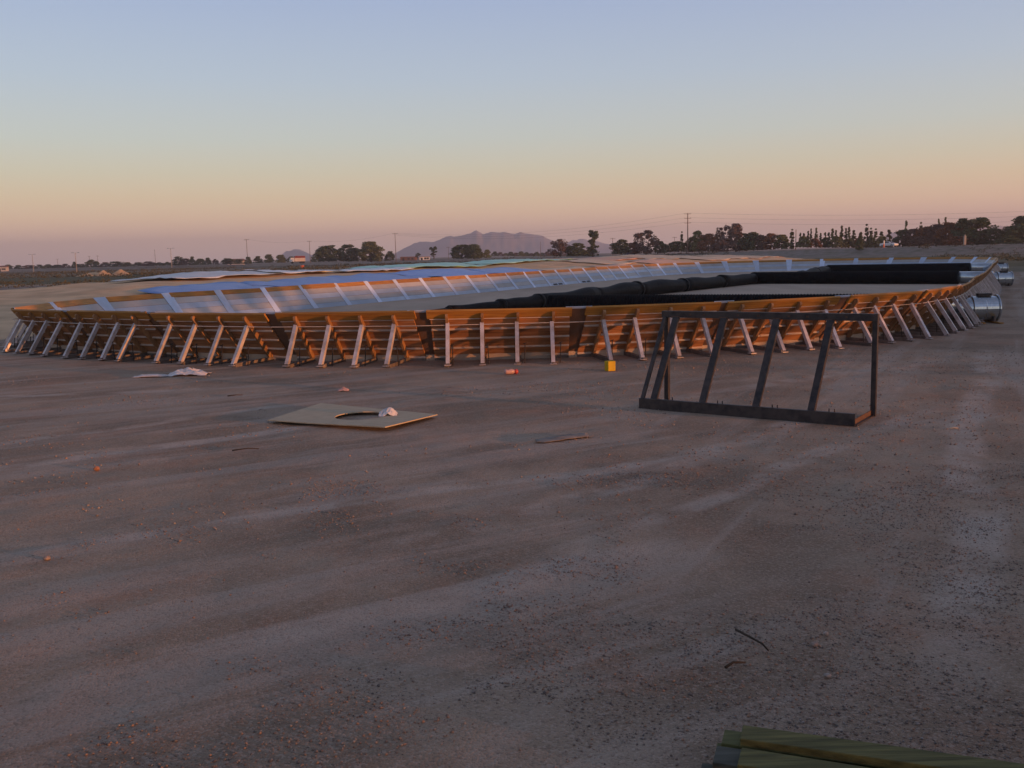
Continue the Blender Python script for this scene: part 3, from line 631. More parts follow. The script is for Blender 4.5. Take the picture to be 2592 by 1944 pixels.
# ------------------------------------------------------------------ grain mound beyond the far wall and its tarps
O2 = np.array([-12., 44.]); NV = np.array([-.884, .467])
def mound(u, v):
    prof = np.interp(v, [1.5, 4, 8, 14, 24, 30, 36, 42], [0, .35, .75, 1.2, 1.55, 1.35, .6, 0])
    al = np.interp(u, [-30, -22, -8, 10, 25, 120, 160, 178], [0, .35, .62, .85, 1.0, 1.18, .8, 0])
    wob = 1 + .16 * (fbm(u * .09, v * .12, 3, 40) - .5) * 2
    return prof * al * wob + (.16 * (fbm(u * .4, v * .5, 2, 44) - .5) + .45 * (fbm(u * .13, v * .17, 2, 47) - .5)) * np.clip(prof * 2, 0, 1) - .02
def uv_xy(u, v): return O2[0] + A[0] * u + NV[0] * v, O2[1] + A[1] * u + NV[1] * v
us = np.linspace(-30, 180, 220); vs_ = np.linspace(1.5, 42, 70); U, V = np.meshgrid(us, vs_); px, py = uv_xy(U, V)
mo = link('grain_mound', quad_grid('grain_mound', np.stack([px, py, mound(U, V)], -1).reshape(-1, 3), 220, 70, M_SAND))
tag(mo, 'long low tan mound heaped beyond the far wall', 'mound')
def tarp(u0, u1, v0, v1, m, seed, label, lift=.06, wr=.22):
    nu = max(12, int((u1 - u0) / .7)); nv = max(10, int((v1 - v0) / .6)); uu = np.linspace(u0, u1, nu); vv = np.linspace(v0, v1, nv); U, V = np.meshgrid(uu, vv)
    U2 = U + 1.4 * (fbm(V * .35, U * .08, 2, seed) - .5); V2 = V + 1.6 * (fbm(U * .16, V * .1, 2, seed + 1) - .5)
    x, y = uv_xy(U2, V2); z = mound(U2, V2) + lift + wr * (1 - np.abs(2 * fbm(U2 * .55 + V2 * .2, V2 * .7, 3, seed + 3) - 1)) * .9
    o = link('tarp', quad_grid('tarp', np.stack([x, y, z], -1).reshape(-1, 3), nu, nv, m)); md = o.modifiers.new('thickness', 'SOLIDIFY'); md.thickness = .012; md.offset = 0
    return tag(o, label, 'tarp', 'tarps spread over the long mound')
tarp(5, 13.4, 5, 13.5, M_TB, 51, 'blue tarp, leftmost of the blue ones behind the far wall')
tarp(13.8, 29.8, 4.5, 14, M_TB, 52, 'blue tarp, widest of the blue ones behind the far wall')
tarp(30.2, 38, 4.5, 13.5, M_TB, 53, 'blue tarp with rounded hump, third of the blue ones')
tarp(38.3, 48, 4, 11.5, M_TB, 54, 'blue tarp, rightmost, tapering behind the far wall')
tarp(14.4, 24.4, 19.5, 27, M_TW, 55, 'pale white tarp at the left end of the mound crest')
tarp(24.8, 31, 19.5, 27.5, M_TW, 56, 'pale white tarp in the middle of the mound crest')
tarp(31.4, 41.6, 18.5, 26.5, M_TW, 57, 'pale white tarp beside the green one on the crest')
tarp(42, 58, 19, 27, M_TG, 58, 'green tarp, left one along the mound crest')
tarp(58.4, 80, 19, 27, M_TG, 59, 'green tarp, right one along the mound crest')
k = 0
for u0, du, v0, v1, m_, nm in ((71, 11, 11, 18.6, M_TT, 'tan tarp just below the right end of green one'), (51, 12, 4.5, 11, M_TT, 'tan tarp low behind the wall, right of blue ones'), (82.5, 12, 15, 28, M_TP, 'pinkish tarp on the crest right of the green ones'),
        (64, 12, 4.5, 10.5, M_TP, 'pinkish tarp low behind the far wall vents'), (95, 12, 14, 27, M_TT, 'tan tarp on the crest below the dark car'), (84, 13, 5, 13.5, M_TP, 'small pinkish tarp, rightmost low one'),
        (108, 12, 9, 27, M_TT, 'tan tarp, fifth from the right end of mound'), (120.6, 11, 9, 26, M_TT, 'tan tarp, fourth from the right end of mound'), (132.2, 11, 9, 25, M_TT, 'tan tarp, third from the right end of mound'), (143.8, 11, 9, 24, M_TT, 'tan tarp, second from the right end of mound'), (155.4, 11, 10, 22, M_TT, 'tan tarp, last at the right end of mound')):
    tarp(u0, u0 + du, v0, v1, m_, 70 + k, nm, wr=.07); k += 1
tarp(-26, -21, 20, 27, M_TB, 90, 'scrap of blue tarp at the left edge of mound')

# sand heaps on the far left field
for k, (x, y, h, r, lb) in enumerate(((-104.6, 240, 1.2, 4.5, 'sand heap, left and broadest of the three far left ones'), (-101, 238, 1.5, 2.6, 'sand heap with pointed top, middle of three far left'), (-97.5, 240, 1.6, 3.2, 'sand heap, right one of the three far left'))):
    n = 22; t = np.linspace(-1, 1, n); U, V = np.meshgrid(t, t); rd = np.sqrt(U * U + V * V); hz = np.clip(1 - rd, 0, 1) ** 1.1 * h * (1 + .5 * (fbm(U * 2 + k * 7, V * 2, 3, k) - .5)) - .1
    o = link('sand_heap', quad_grid('sand_heap', np.stack([U * r, V * r, hz], -1).reshape(-1, 3), n, n, M_SAND)); o.location = (x, y, 0); tag(o, lb, 'heap', 'sand heaps on the far left field')

# ------------------------------------------------------------------ raised road and verge
rc = [(260, 175), (150, 212), (97, 245), (46, 370), (-40, 455), (-160, 540), (-420, 690)]
rp_ = []
for i in range(len(rc) - 1):
    for t in np.linspace(0, 1, 12, endpoint=False):
        p0, p1, p2, p3 = [np.array(rc[min(max(i + d, 0), len(rc) - 1)], float) for d in (-1, 0, 1, 2)]
        rp_.append(.5 * ((2 * p1) + (-p0 + p2) * t + (2 * p0 - 5 * p1 + 4 * p2 - p3) * t * t + (-p0 + 3 * p1 - 3 * p2 + p3) * t ** 3))
rp_ = np.array(rp_); tg = np.gradient(rp_, axis=0); tg /= np.linalg.norm(tg, axis=1)[:, None]; rn = np.stack([-tg[:, 1], tg[:, 0]], -1)
zr = np.interp(rp_[:, 1], [175, 245, 370, 540, 700], [2.3, 2.1, 1.3, .9, .6])
def strip(name, offs, m, label):
    co = np.stack([np.concatenate([rp_ + rn * o, (zr * zz + za)[:, None]], 1) for o, zz, za in offs], 1).reshape(-1, 3)
    o = link(name, quad_grid(name, co, len(offs), len(rp_), m)); return tag(o, label, kind='structure')
strip('embankment', [(-150, 0, -.1), (-120, .8, -.1), (-60, 1, -.12), (-7, 1, -.06), (0, 1, -.06), (7, 1, -.06), (14, .3, 0), (26, 0, -.1)], M_VERGE, 'low grassy embankment carrying the road')
strip('road', [(-4.5, 1, .03), (-1.5, 1, .06), (1.5, 1, .06), (4.5, 1, .03)], M_ROAD, 'grey asphalt road passing behind the bunker')
def road_at(i_y):
    i = np.argmin(abs(rp_[:, 1] - i_y)); return rp_[i], math.atan2(tg[i][1], tg[i][0]), zr[i] + .06

# ------------------------------------------------------------------ vehicles
def car(name, x, y, z, rz, paint, label):
    o = empty(name, (x, y, z), rz); tag(o, label, 'car')
    prof = [(-2.2, .35), (-2.25, .62), (-2.1, .86), (-1.2, .98), (-.55, 1.38), (.75, 1.42), (1.55, 1.05), (2.15, .95), (2.2, .6), (2.15, .33)]
    m = MB(); n = len(prof)
    ring = lambda yv, k: [(px * (1 if abs(yv) < .8 else .985), yv * (1 if pz < 1.0 else .80), pz) for px, pz in prof]
    m.add(ring(-.86, 0) + ring(.86, 0), [tuple(range(n))[::-1], tuple(range(n, 2 * n))] + [(i, (i + 1) % n, n + (i + 1) % n, n + i) for i in range(n)])
    b = m.build('body', paint, o); bv = b.modifiers.new('bevel', 'BEVEL'); bv.width = .06; bv.segments = 2
    for s in (-1, 1):
        q = MB(); q.add([(px, s * yy, pz) for px, yy, pz in ((-1.05, .835, 1.02), (-.52, .712, 1.34), (.7, .715, 1.37), (1.35, .835, 1.05))], [(0, 1, 2, 3)]); wv = q.build('side_window', M_GLASS, o); wv.modifiers.new('thickness', 'SOLIDIFY').thickness = .01
        for wx in (-1.35, 1.35):
            wh = MB().tube([(wx, s * .68, .32), (wx, s * .885, .32)], .32, 20).build('wheel', M_TYRE, o); MB().tube([(wx, s * .86, .32), (wx, s * .90, .32)], .19, 14).build('rim', M_GALVD, wh)
        MB().box((-2.2, s * .62, .72), (.08, .3, .12)).build('headlight', M_WHITE, o)
        MB().box((2.19, s * .64, .8), (.06, .26, .14)).build('tail_light', M_RED, o)
    for pts in ([(-1.16, 1.0), (-.58, 1.365)], [(1.5, 1.085), (.8, 1.41)]):
        q = MB(); (x0, z0), (x1, z1) = pts; dx = -.02 if x0 < 0 else .02
        q.add([(x0 + dx, -.66, z0 + .015), (x0 + dx, .66, z0 + .015), (x1 + dx, .6, z1 + .015), (x1 + dx, -.6, z1 + .015)], [(0, 1, 2, 3)]); q.build('windscreen', M_GLASS, o).modifiers.new('thickness', 'SOLIDIFY').thickness = .01
    return o
car('parked_car', 97.2, 244.6, 2.16, math.atan2(tg[np.argmin(abs(rp_[:, 1] - 245))][1], tg[np.argmin(abs(rp_[:, 1] - 245))][0]), M_WHITE, 'white car on the road in front of the poplars')
p, a_, z_ = road_at(366); car('moving_car', 46.5, 366, z_, a_ + .6, M_DBLUE, 'dark blue car on the road left of the tall pole')
tk = empty('truck', (-100, 452, 1.05), R(205)); tag(tk, 'white truck with red topped load box among far bushes', 'truck')
m = MB(); m.prism([(1.6, -1.15, .7), (3.4, -1.15, .7), (3.45, -1.15, 1.7), (3.1, -1.15, 2.7), (1.6, -1.15, 2.75)], (0, 2.3, 0)); m.build('cab', M_WHITE, tk)
MB().box((-1.1, 0, 1.75), (5.0, 2.4, 1.6)).build('load_box', M_WALL, tk); MB().prism([(-3.7, -1.25, 2.56), (1.4, -1.25, 2.56), (1.2, -1.1, 3.5), (-3.5, -1.1, 3.5)], (0, 2.4, 0)).build('load_cover', M_RED, tk)
MB().box((-.2, 0, .75), (6.8, .9, .25)).build('chassis', M_TYRE, tk)
for wx in (-2.8, -1.7, 2.4):
    for s in (-1, 1): MB().tube([(wx, s * .8, .5), (wx, s * 1.18, .5)], .5, 18).build('wheel', M_TYRE, tk)
q = MB(); q.add([(3.47, -1.0, 1.72), (3.47, 1.0, 1.72), (3.14, .95, 2.62), (3.14, -.95, 2.62)], [(0, 1, 2, 3)]); q.build('windscreen', M_GLASS, tk).modifiers.new('thickness', 'SOLIDIFY').thickness = .02

# ------------------------------------------------------------------ small far buildings
def hut(x, y, z, rz, L, Wd, Hh, label, flat=False, wall=M_WALL):
    o = empty('farm_building', (x, y, z), rz); tag(o, label, 'building')
    MB().box((0, 0, Hh / 2), (L, Wd, Hh)).build('wall', wall, o)
    if flat: MB().box((0, 0, Hh + .1), (L + .5, Wd + .5, .2)).build('roof', M_ROOF, o)
    else: MB().prism([(-L / 2 - .3, -Wd / 2 - .3, Hh), (-L / 2 - .3, Wd / 2 + .3, Hh), (-L / 2 - .3, 0, Hh + Wd * .25)], (L + .6, 0, 0)).build('roof', M_ROOF, o)
    MB().box((-L * .3, -Wd / 2 - .02, 1.0), (1.1, .06, 2.0)).build('door', M_TYRE, o)
    for k in (.05, .3): wv = MB().box((L * k, -Wd / 2 - .02, 1.6), (1.2, .06, 1.0)).build('window', M_GLASS, o); MB().box((L * k, -Wd / 2 - .06, 1.06), (1.4, .1, .08)).build('sill', wall, wv)
def dirx(px, D): return (px - 1296) / 2400 * D
hut(dirx(1085, 520), 520, .2, .1, 5.5, 4, 2.4, 'white low building beside the thin sapling', True, M_WHITE)
hut(dirx(1045, 560), 560, .2, -.1, 9, 5, 2.6, 'low brown farm building right of the leftward pole', True, M_ROOF)
hut(dirx(612, 640), 640, .0, .0, 10, 6, 3, 'low pale farm building among far left bushes', False)
hut(dirx(28, 620), 620, .0, .1, 5, 4, 2.8, 'tiny pale hut at the far left edge', False)

# ------------------------------------------------------------------ trees
def make_tree(kind, seed):
    rr = random.Random(seed); tr = MB(); cl = []
    H = 10.
    if kind == 'round': cw, c0, n, ls = 4.4, .1, 4600, .36
    elif kind == 'poplar': cw, c0, n, ls = 1.15, .2, 3200, .34
    elif kind == 'slender': cw, c0, n, ls = 2.1, 2.2, 1300, .42
    elif kind == 'open': cw, c0, n, ls = 5.2, .9, 2600, .36
    elif kind == 'bush': cw, c0, n, ls = 6.5, .1, 3000, .45
    else: cw, c0, n, ls = 3.2, 2.0, 800, .34
    stems = 1 if kind in ('poplar', 'slender', 'round') else 3
    ends = []
    for s in range(stems):
        t = rr.random() * 6.28; lean = .05 if stems == 1 else .28
        pts = [(0.15 * s, 0, -.3)]; x = y = 0
        for k in range(1, 7):
            x += math.cos(t) * lean * 1.3 + rr.uniform(-.15, .15); y += math.sin(t) * lean * 1.3 + rr.uniform(-.15, .15); pts.append((x, y, k * H * .85 / 6))
        tr.tube(pts, [.30 * (1 - .85 * i / 6) / (1 if stems == 1 else 1.5) for i in range(7)], 6)
        for k in range(7 if kind != 'poplar' else 5):
            i = rr.randrange(1, 6); p = Vector(pts[i]); a = rr.random() * 6.28; ln = cw * rr.uniform(.4, .85) * (1 - .35 * i / 6)
            e = p + Vector((math.cos(a) * ln, math.sin(a) * ln, ln * (.6 if kind != 'poplar' else 2))); e.z = min(e.z, H * .95)
            tr.tube([p, (p + e) / 2 + Vector((0, 0, .2)), e], [.11, .07, .03], 5); ends.append(e)
    # clumps
    nc = {'round': 80, 'poplar': 34, 'slender': 24, 'open': 34, 'bush': 48}.get(kind, 24); clumps = []
    for k in range(nc):
        zt = rr.random(); z = c0 + (H - c0) * zt
        prof = {'round': math.sin(math.pi * min(1, .18 + zt * .80)) ** .6, 'poplar': min(1, .75 + zt) * (1 - zt) ** .55, 'slender': math.sin(math.pi * (.15 + zt * .75)) ** .5, 'open': math.sin(math.pi * (.2 + zt * .7)), 'bush': math.cos(zt * 1.35)}.get(kind, math.sin(math.pi * (.15 + zt * .8)))
        a = rr.random() * 6.28; rd = cw * prof * rr.uniform(.3, 1) ** .6 * .82
        clumps.append((math.cos(a) * rd, math.sin(a) * rd, z, rr.uniform(.12, .34) * cw * (1 if kind != 'poplar' else (1.25 - zt * .95))))
    rg = np.random.default_rng(seed); ci = rg.integers(0, len(clumps), n); C = np.array(clumps)[ci]
    d = rg.normal(size=(n, 3)); d /= np.linalg.norm(d, axis=1)[:, None]; rad = C[:, 3:4] * (.45 + .6 * rg.random((n, 1)) ** .6)
    pos = C[:, :3] + d * rad * np.array([1, 1, .85 if kind != 'poplar' else 1.6]); pos[:, 2] = np.clip(pos[:, 2], .1, H * 1.03)
    nr_ = d + .9 * rg.normal(size=(n, 3)); nr_ /= np.linalg.norm(nr_, axis=1)[:, None]; up = rg.normal(size=(n, 3)); a1 = np.cross(nr_, up); a1 /= np.linalg.norm(a1, axis=1)[:, None]; a2 = np.cross(nr_, a1)
    sz = ls * (.6 + .8 * rg.random((n, 1)))
    co = np.stack([pos - a1 * sz, pos + a2 * sz * .6, pos + a1 * sz, pos - a2 * sz * .6], 1).reshape(-1, 3)
    me = bpy.data.meshes.new('crown'); me.vertices.add(4 * n); me.vertices.foreach_set('co', co.astype(np.float32).ravel()); me.loops.add(4 * n); me.loops.foreach_set('vertex_index', np.arange(4 * n, dtype=np.int32))
    me.polygons.add(n); me.polygons.foreach_set('loop_start', np.arange(0, 4 * n, 4, dtype=np.int32)); me.materials.append(LEAF[0]); me.update()
    return tr.mesh('trunk', M_BARK), me, cw
PROT = {k: [make_tree(k, s + 10 * i) for i in range(c)] for s, (k, c) in enumerate((('round', 4), ('poplar', 3), ('slender', 1), ('open', 2), ('bush', 3), ('bare', 2)), 100)}
trr = random.Random(77)
def tree(kind, px, top, wpx, base, D, lf, label, group=None, var=None, name=None):
    hor = 645 - (px - 1296) * .02514; H = (base - top) * D / 2400; zb = 2.6 - (base - hor) * D / 2400; x = dirx(px, D)
    P = PROT[kind]; tr, cr_, cw = P[(var if var is not None else trr.randrange(len(P)))]
    o = empty(name or {'poplar': 'poplar_tree', 'bush': 'bush'}.get(kind, 'tree'), (x, D, zb - .15 * H * 0), trr.random() * 6.28)
    sw = (wpx * (1.25 if kind == 'round' else 1.) * D / 2400) / (2 * cw); o.scale = (sw, sw, H / 10.)
    link('trunk', tr, o); c = link('crown', cr_, o); c.material_slots[0].link = 'OBJECT'; c.material_slots[0].material = LEAF[lf]
    return tag(o, label, 'bush' if kind == 'bush' else 'tree', group)
G1 = 'trees behind the road on the right'; G2 = 'trees and bushes on the far plain'; G3 = 'poplars behind the road'
T = [('round', 845, 623, 62, 661, 420, 0, 'dark round tree, left of three right of the truck', G2), ('round', 894, 621, 60, 661, 425, 1, 'broad green tree, middle of three right of the truck', G2),
     ('round', 951, 614, 60, 661, 415, 1, 'tallest round tree of the three left of the slim pole', G2), ('bush', 998, 637, 34, 659, 420, 0, 'ragged low bush beside the slim pole', G2),
     ('bush', 818, 640, 40, 662, 415, 0, 'low dark bush at the foot of the leftmost round tree', G2),
     ('bush', 668, 649, 30, 665, 470, 0, 'low bush left of truck, leftmost of four', G2), ('bush', 694, 645, 36, 664, 470, 0, 'low bush left of truck, second of four', G2), ('bush', 724, 646, 40, 664, 470, 1, 'low bush left of truck, third of four', G2), ('bush', 750, 650, 28, 663, 470, 0, 'low bush nearest the truck on its left', G2),
     ('slender', 1068, 640, 16, 656, 500, 0, 'small dark sapling left of the white low building', G2), ('slender', 1108, 624, 22, 655, 430, 0, 'thin lone sapling with gappy crown by white building', G2),
     ('round', 1180, 621, 58, 654, 380, 0, 'broad dark tree below the left mountain slope', G2), ('round', 1208, 620, 44, 654, 378, 0, 'dark tree merging right of the broad one below mountain', G2), ('bush', 1242, 633, 26, 652, 380, 3, 'small light green bush below the mountain peak', G2),
     ('open', 1424, 608, 62, 648, 330, 4, 'ragged brownish tree left of the tall slender tree', G1), ('round', 1467, 617, 56, 648, 330, 0, 'dark rounded tree just left of the tall slender tree', G1), ('slender', 1507, 583, 34, 648, 330, 0, 'tall slender tree standing above its neighbours', G1), ('bush', 1500, 626, 50, 648, 332, 0, 'dark bush at the foot of the tall slender tree', G1),
     ('round', 1578, 608, 48, 642, 330, 0, 'rounded tree directly above the dark car', G1), ('round', 1608, 616, 40, 642, 335, 2, 'brownish low tree just right of the dark car', G1), ('open', 1640, 586, 74, 642, 330, 4, 'wide open crowned tree with sky showing through', G1), ('round', 1676, 612, 34, 640, 330, 0, 'small dark tree right of the open crowned tree', G1),
     ('bush', 1702, 616, 36, 638, 335, 0, 'low dark hedge bush left of the tall pole', G1), ('round', 1722, 612, 44, 637, 330, 1, 'low green tree under the thin pale poplar', G1), ('poplar', 1730, 584, 11, 634, 325, 3, 'thin pale poplar just left of tall pole', G3), ('round', 1756, 602, 36, 637, 328, 0, 'dark tree right at the tall pole', G1),
     ('round', 1772, 587, 42, 636, 322, 1, 'tall bushy tree first right of the pole', G1), ('round', 1796, 594, 48, 636, 318, 2, 'orange brown autumn tree right of the pole', G1), ('open', 1826, 580, 32, 635, 318, 4, 'narrow brownish tree left of the bare topped trees', G1), ('bare', 1843, 572, 30, 635, 316, 4, 'bare purple-brown tree, left of the tallest pair', G1), ('round', 1865, 570, 38, 635, 314, 4, 'tall brownish round tree, right of the tallest pair', G1), ('bush', 1835, 605, 90, 636, 312, 4, 'wide dark thicket below the bare topped trees', G1),
     ('round', 1893, 593, 42, 634, 310, 0, 'dark tree right of the tallest brown pair', G1), ('round', 1911, 590, 40, 633, 308, 0, 'dark rounded tree, second right of tallest pair', G1), ('round', 1932, 597, 40, 632, 306, 4, 'dull brown tree left of the orange one', G1), ('round', 1954, 593, 40, 631, 304, 2, 'orange brown tree left of the dark poplar', G1), ('round', 1981, 596, 36, 630, 302, 1, 'small green tree just left of the dark poplar', G1), ('poplar', 2006, 578, 17, 629, 296, 1, 'dark dense poplar left of the wooden post', G3)]
pop = [(2027, 589, 10), (2036, 590, 10), (2047, 586, 11), (2054, 580, 9), (2067, 578, 12), (2078, 591, 11), (2089, 588, 11), (2098, 588, 12), (2108, 580, 15), (2116, 584, 12), (2131, 573, 14), (2141, 579, 12), (2149, 576, 13), (2161, 584, 17), (2178, 587, 16), (2193, 565, 15), (2204, 575, 13), (2216, 577, 13), (2230, 587, 18), (2249, 581, 19)]
for i, (x, t_, w_) in enumerate(pop): T.append(('poplar', x, t_, w_, 626, 300 + (i % 3) * 6, (3, 1, 3, 0)[i % 4], 'poplar in the row left of the white car, %s from the left' % ORD[i], G3))
for i in range(8): T.append(('bush', 2035 + i * 28, 600 + (i * 5) % 7, 46, 626, 292 + i % 3, (1, 2, 0, 1)[i % 4], 'low hedge bush under the poplar row, %s from left' % ORD[i], G1))
T += [('round', 2284, 584, 46, 624, 276, 0, 'dark tree first right of the white car', G1), ('poplar', 2292, 558, 12, 622, 290, 3, 'poplar top above the trees, left of four', G3), ('round', 2312, 582, 54, 623, 272, 4, 'brownish tree second right of the white car', G1), ('poplar', 2329, 560, 12, 622, 290, 3, 'poplar top above the trees, second of four', G3),
      ('round', 2342, 576, 58, 622, 270, 2, 'reddish autumn tree right of the white car', G1), ('round', 2368, 571, 58, 622, 268, 4, 'dull brown tree below the two close poplar tops', G1), ('poplar', 2373, 554, 11, 620, 290, 3, 'poplar top above the trees, third of four', G3), ('poplar', 2390, 552, 12, 620, 290, 3, 'poplar top above the trees, rightmost of four', G3),
      ('round', 2402, 566, 62, 621, 264, 2, 'red brown broad tree left of the dark evergreen', G1), ('round', 2440, 557, 62, 620, 260, 0, 'large dark tree with pale post before it', G1), ('round', 2472, 555, 76, 619, 258, 0, 'largest dark green tree near the right edge', G1), ('round', 2516, 580, 44, 618, 254, 0, 'smaller dark tree in the dip near the right edge', G1),
      ('round', 2556, 574, 56, 617, 250, 0, 'dark tree left of the one at the right edge', G1), ('round', 2586, 551, 72, 616, 246, 0, 'tall dark tree cut by the right edge', G1), ('bush', 2330, 600, 80, 623, 262, 4, 'wide brown thicket before the autumn trees', G1), ('bush', 2420, 600, 80, 620, 252, 2, 'reddish thicket below the large dark trees', G1), ('bush', 2545, 598, 80, 617, 242, 0, 'dark thicket at the right edge', G1),
      ('bush', 2178, 598, 26, 632, 240, 0, 'lone dark shrub at the roadside left of white car', G1)]
for i in range(14): T.append(('bush', 1262 + i * 13, 637 + (i * 7) % 5, 22, 648, 560 + (i * 37) % 90, (0, 4, 1)[i % 3], 'tiny far bush below the mountain, %s from the left' % ORD[i], G2))
fl = [(6, 672, 24), (40, 670, 26), (66, 671, 22), (92, 671, 24), (118, 670, 22), (141, 669, 24), (163, 670, 20), (184, 668, 22), (206, 663, 12), (222, 668, 24), (250, 658, 34), (283, 664, 26), (312, 662, 32), (340, 664, 26), (366, 664, 28), (392, 662, 26), (420, 664, 24), (440, 663, 20), (468, 650, 24), (486, 655, 26), (503, 650, 16), (522, 655, 18), (541, 653, 18), (560, 656, 16), (590, 654, 22), (618, 657, 26), (642, 651, 20)]
for i, (x, t_, w_) in enumerate(fl):
    T.append(('bush' if i % 3 else 'round', x, t_, w_ * 1.35, 682 - (x / 650) * 15, 640 - x * .2, (0, 1, 0, 4)[i % 4], None, G2))
for t_ in T:
    o = tree(*t_)
    if not t_[7]: o['label'] = 'far tree in the low line on the left horizon, %s from left' % (ORD[fl.index(next(f for f in fl if f[0] == t_[1]))] if fl.index(next(f for f in fl if f[0] == t_[1])) < 25 else ('second last' if t_[1] < 630 else 'last') + ' counted')

# unseen trees added on the bank, crowns shade the long far wall
for k in range(11):
    wk = 21 + k * 1.55 + trr.uniform(-.3, .3); q = 47 + trr.uniform(-1, 1); hb_ = float(np.interp(wk, [18, 25, 28, 30, 33, 34.5, 36], [2.35, 2.75, 3.25, 3.55, 4.0, 4.4, 4.85])) - .15
    tr_, cr_, cw_ = PROT['slender'][0]; o = empty('added_shade_tree', (sdir[0] * q + sper[0] * wk, sdir[1] * q + sper[1] * wk, hb_), trr.random() * 6); o.scale = (.62, .62, (6.0 - hb_) / 10)
    link('trunk', tr_, o); link('crown', cr_, o); tag(o, 'unseen tree added for shade on the right hand bank, %s from near end' % ORD[k], 'tree', 'unseen trees added for shade on the bank')

# scrub on the plain
def scrub(n, seed):
    rg = np.random.default_rng(seed); y = rg.uniform(112, 420, n * 3); x = rg.uniform(-.62, .62, n * 3) * y
    rel = (x - O2[0]) * NV[0] + (y - O2[1]) * NV[1]; ok = ((rel > 46) | (x > .30 * y + 30)) & (fbm(x * .03, y * .03, 3, 8) > .47)
    dr = np.min(np.linalg.norm(rp_[None, ::3] - np.stack([x, y], -1)[:, None], axis=2), 1); ok &= dr > 8
    x, y = x[ok][:n], y[ok][:n]; n = len(x); k = 14; c = np.stack([x, y, np.zeros(n)], -1); s = rg.uniform(.25, .7, n) * np.where(y > 220, 1.5, 1)
    dr = dr[ok][:n]; c[:, 2] = np.where(dr < 26, np.interp(y, [175, 245, 370, 540], [2.3, 2.1, 1.3, .9]) * np.clip((26 - dr) / 18, 0, 1), 0)
    d = rg.normal(size=(n, k, 3)) * np.array([1, 1, .45]); d[:, :, 2] = np.abs(d[:, :, 2]); pos = (c[:, None] + d * s[:, None, None] * .8).reshape(-1, 3)
    a1 = rg.normal(size=(n * k, 3)); a1 /= np.linalg.norm(a1, axis=1)[:, None]; a2 = rg.normal(size=(n * k, 3)); a2 /= np.linalg.norm(a2, axis=1)[:, None]; sz = np.repeat(s, k)[:, None] * .35
    co = np.stack([pos - a1 * sz, pos + a1 * sz, pos + a2 * sz], 1).reshape(-1, 3); N3 = len(co)
    me = bpy.data.meshes.new('scrub'); me.vertices.add(N3); me.vertices.foreach_set('co', co.astype(np.float32).ravel()); me.loops.add(N3); me.loops.foreach_set('vertex_index', np.arange(N3, dtype=np.int32)); me.polygons.add(N3 // 3); me.polygons.foreach_set('loop_start', np.arange(0, N3, 3, dtype=np.int32))
    me.materials.append(leaf('leaf_scrub', (.085, .078, .04), (.05, .05, .025))); me.update(); return link('scrub', me)
tag(scrub(2600, 3), 'low dry scrub dotted over the plain', kind='stuff')

# ------------------------------------------------------------------ poles, lamps, wires, posts
def pole(px, top, base, D, label, arms=1, r=.14, m=M_WOODP, cat='pole'):
    hor = 645 - (px - 1296) * .02514; zb = 2.6 - (base - hor) * D / 2400; H = (base - top) * D / 2400; x = dirx(px, D)
    o = empty('utility_pole', (x, D, zb), trr.uniform(-.2, .2)); tag(o, label, cat, 'poles on the plain')
    MB().tube([(0, 0, -.5), (0, 0, H)], [r, r * .65], 8).build('shaft', m, o)
    for k in range(arms):
        z = H - .35 - k * 1.5; a = MB().box((0, 0, z), (2.2, .12, .12)).build('crossarm', m, o)
        for q in (-1, -.5, .5, 1): MB().tube([(q, 0, z + .06), (q, 0, z + .3)], .05, 6).build('insulator', M_PALEPOST, a)
    return Vector((x, D, zb + H))
pt = pole(1745, 541, 634, 322, 'tall wooden utility pole with crossarms, rising above the right trees', 3, .2)
pl1 = pole(1013, 591, 660, 420, 'slim utility pole left of the mountain', 1, .15); pl2 = pole(798, 610, 663, 470, 'slim utility pole just right of the truck', 1, .15); pl3 = pole(641, 606, 668, 450, 'slim utility pole left of the truck', 1, .15)
pole(1145, 625, 655, 560, 'short far pole before the left mountain slope', 1, .12); pole(1376, 612, 648, 520, 'thin far pole before the right mountain slope', 0, .13); pole(1557, 603, 645, 420, 'thin pole left of the dark car', 1, .13)
pole(1712, 600, 640, 470, 'thin far pole between hedge and pale poplar', 1, .12); pole(2016, 582, 629, 294, 'wooden post right of the dark poplar', 0, .14)
pole(410, 632, 675, 600, 'faint thin pole left of a street lamp', 0, .14); pole(266, 647, 680, 700, 'faint pole above the far left bushes', 1, .16); pole(245, 648, 680, 760, 'faint pole left beside another over far bushes', 1, .16); pole(165, 655, 681, 760, 'faint short pole left of the leftmost T lamp pair', 1, .16)
def lamp(px, top, base, D, label):
    hor = 645 - (px - 1296) * .02514; zb = 2.6 - (base - hor) * D / 2400; H = (base - top) * D / 2400
    o = empty('street_lamp', (dirx(px, D), D, zb)); tag(o, label, 'street lamp', 'street lamps on the far left')
    MB().tube([(0, 0, -.5), (0, 0, H)], [.15, .09], 8).build('post', M_PALEPOST, o)
    for s in (-1, 1): 
        MB().tube([(0, 0, H - .15), (s * .9, 0, H)], .05, 6).build('arm', M_PALEPOST, o); MB().box((s * 1.15, 0, H + .02), (.8, .3, .14)).build('lamp_head', M_GALVD, o)
lamp(103, 644, 686, 420, 'street lamp, leftmost of three double headed ones'); lamp(211, 640, 688, 360, 'street lamp, middle of three double headed ones'); lamp(450, 629, 674, 400, 'street lamp, rightmost of three double headed ones')
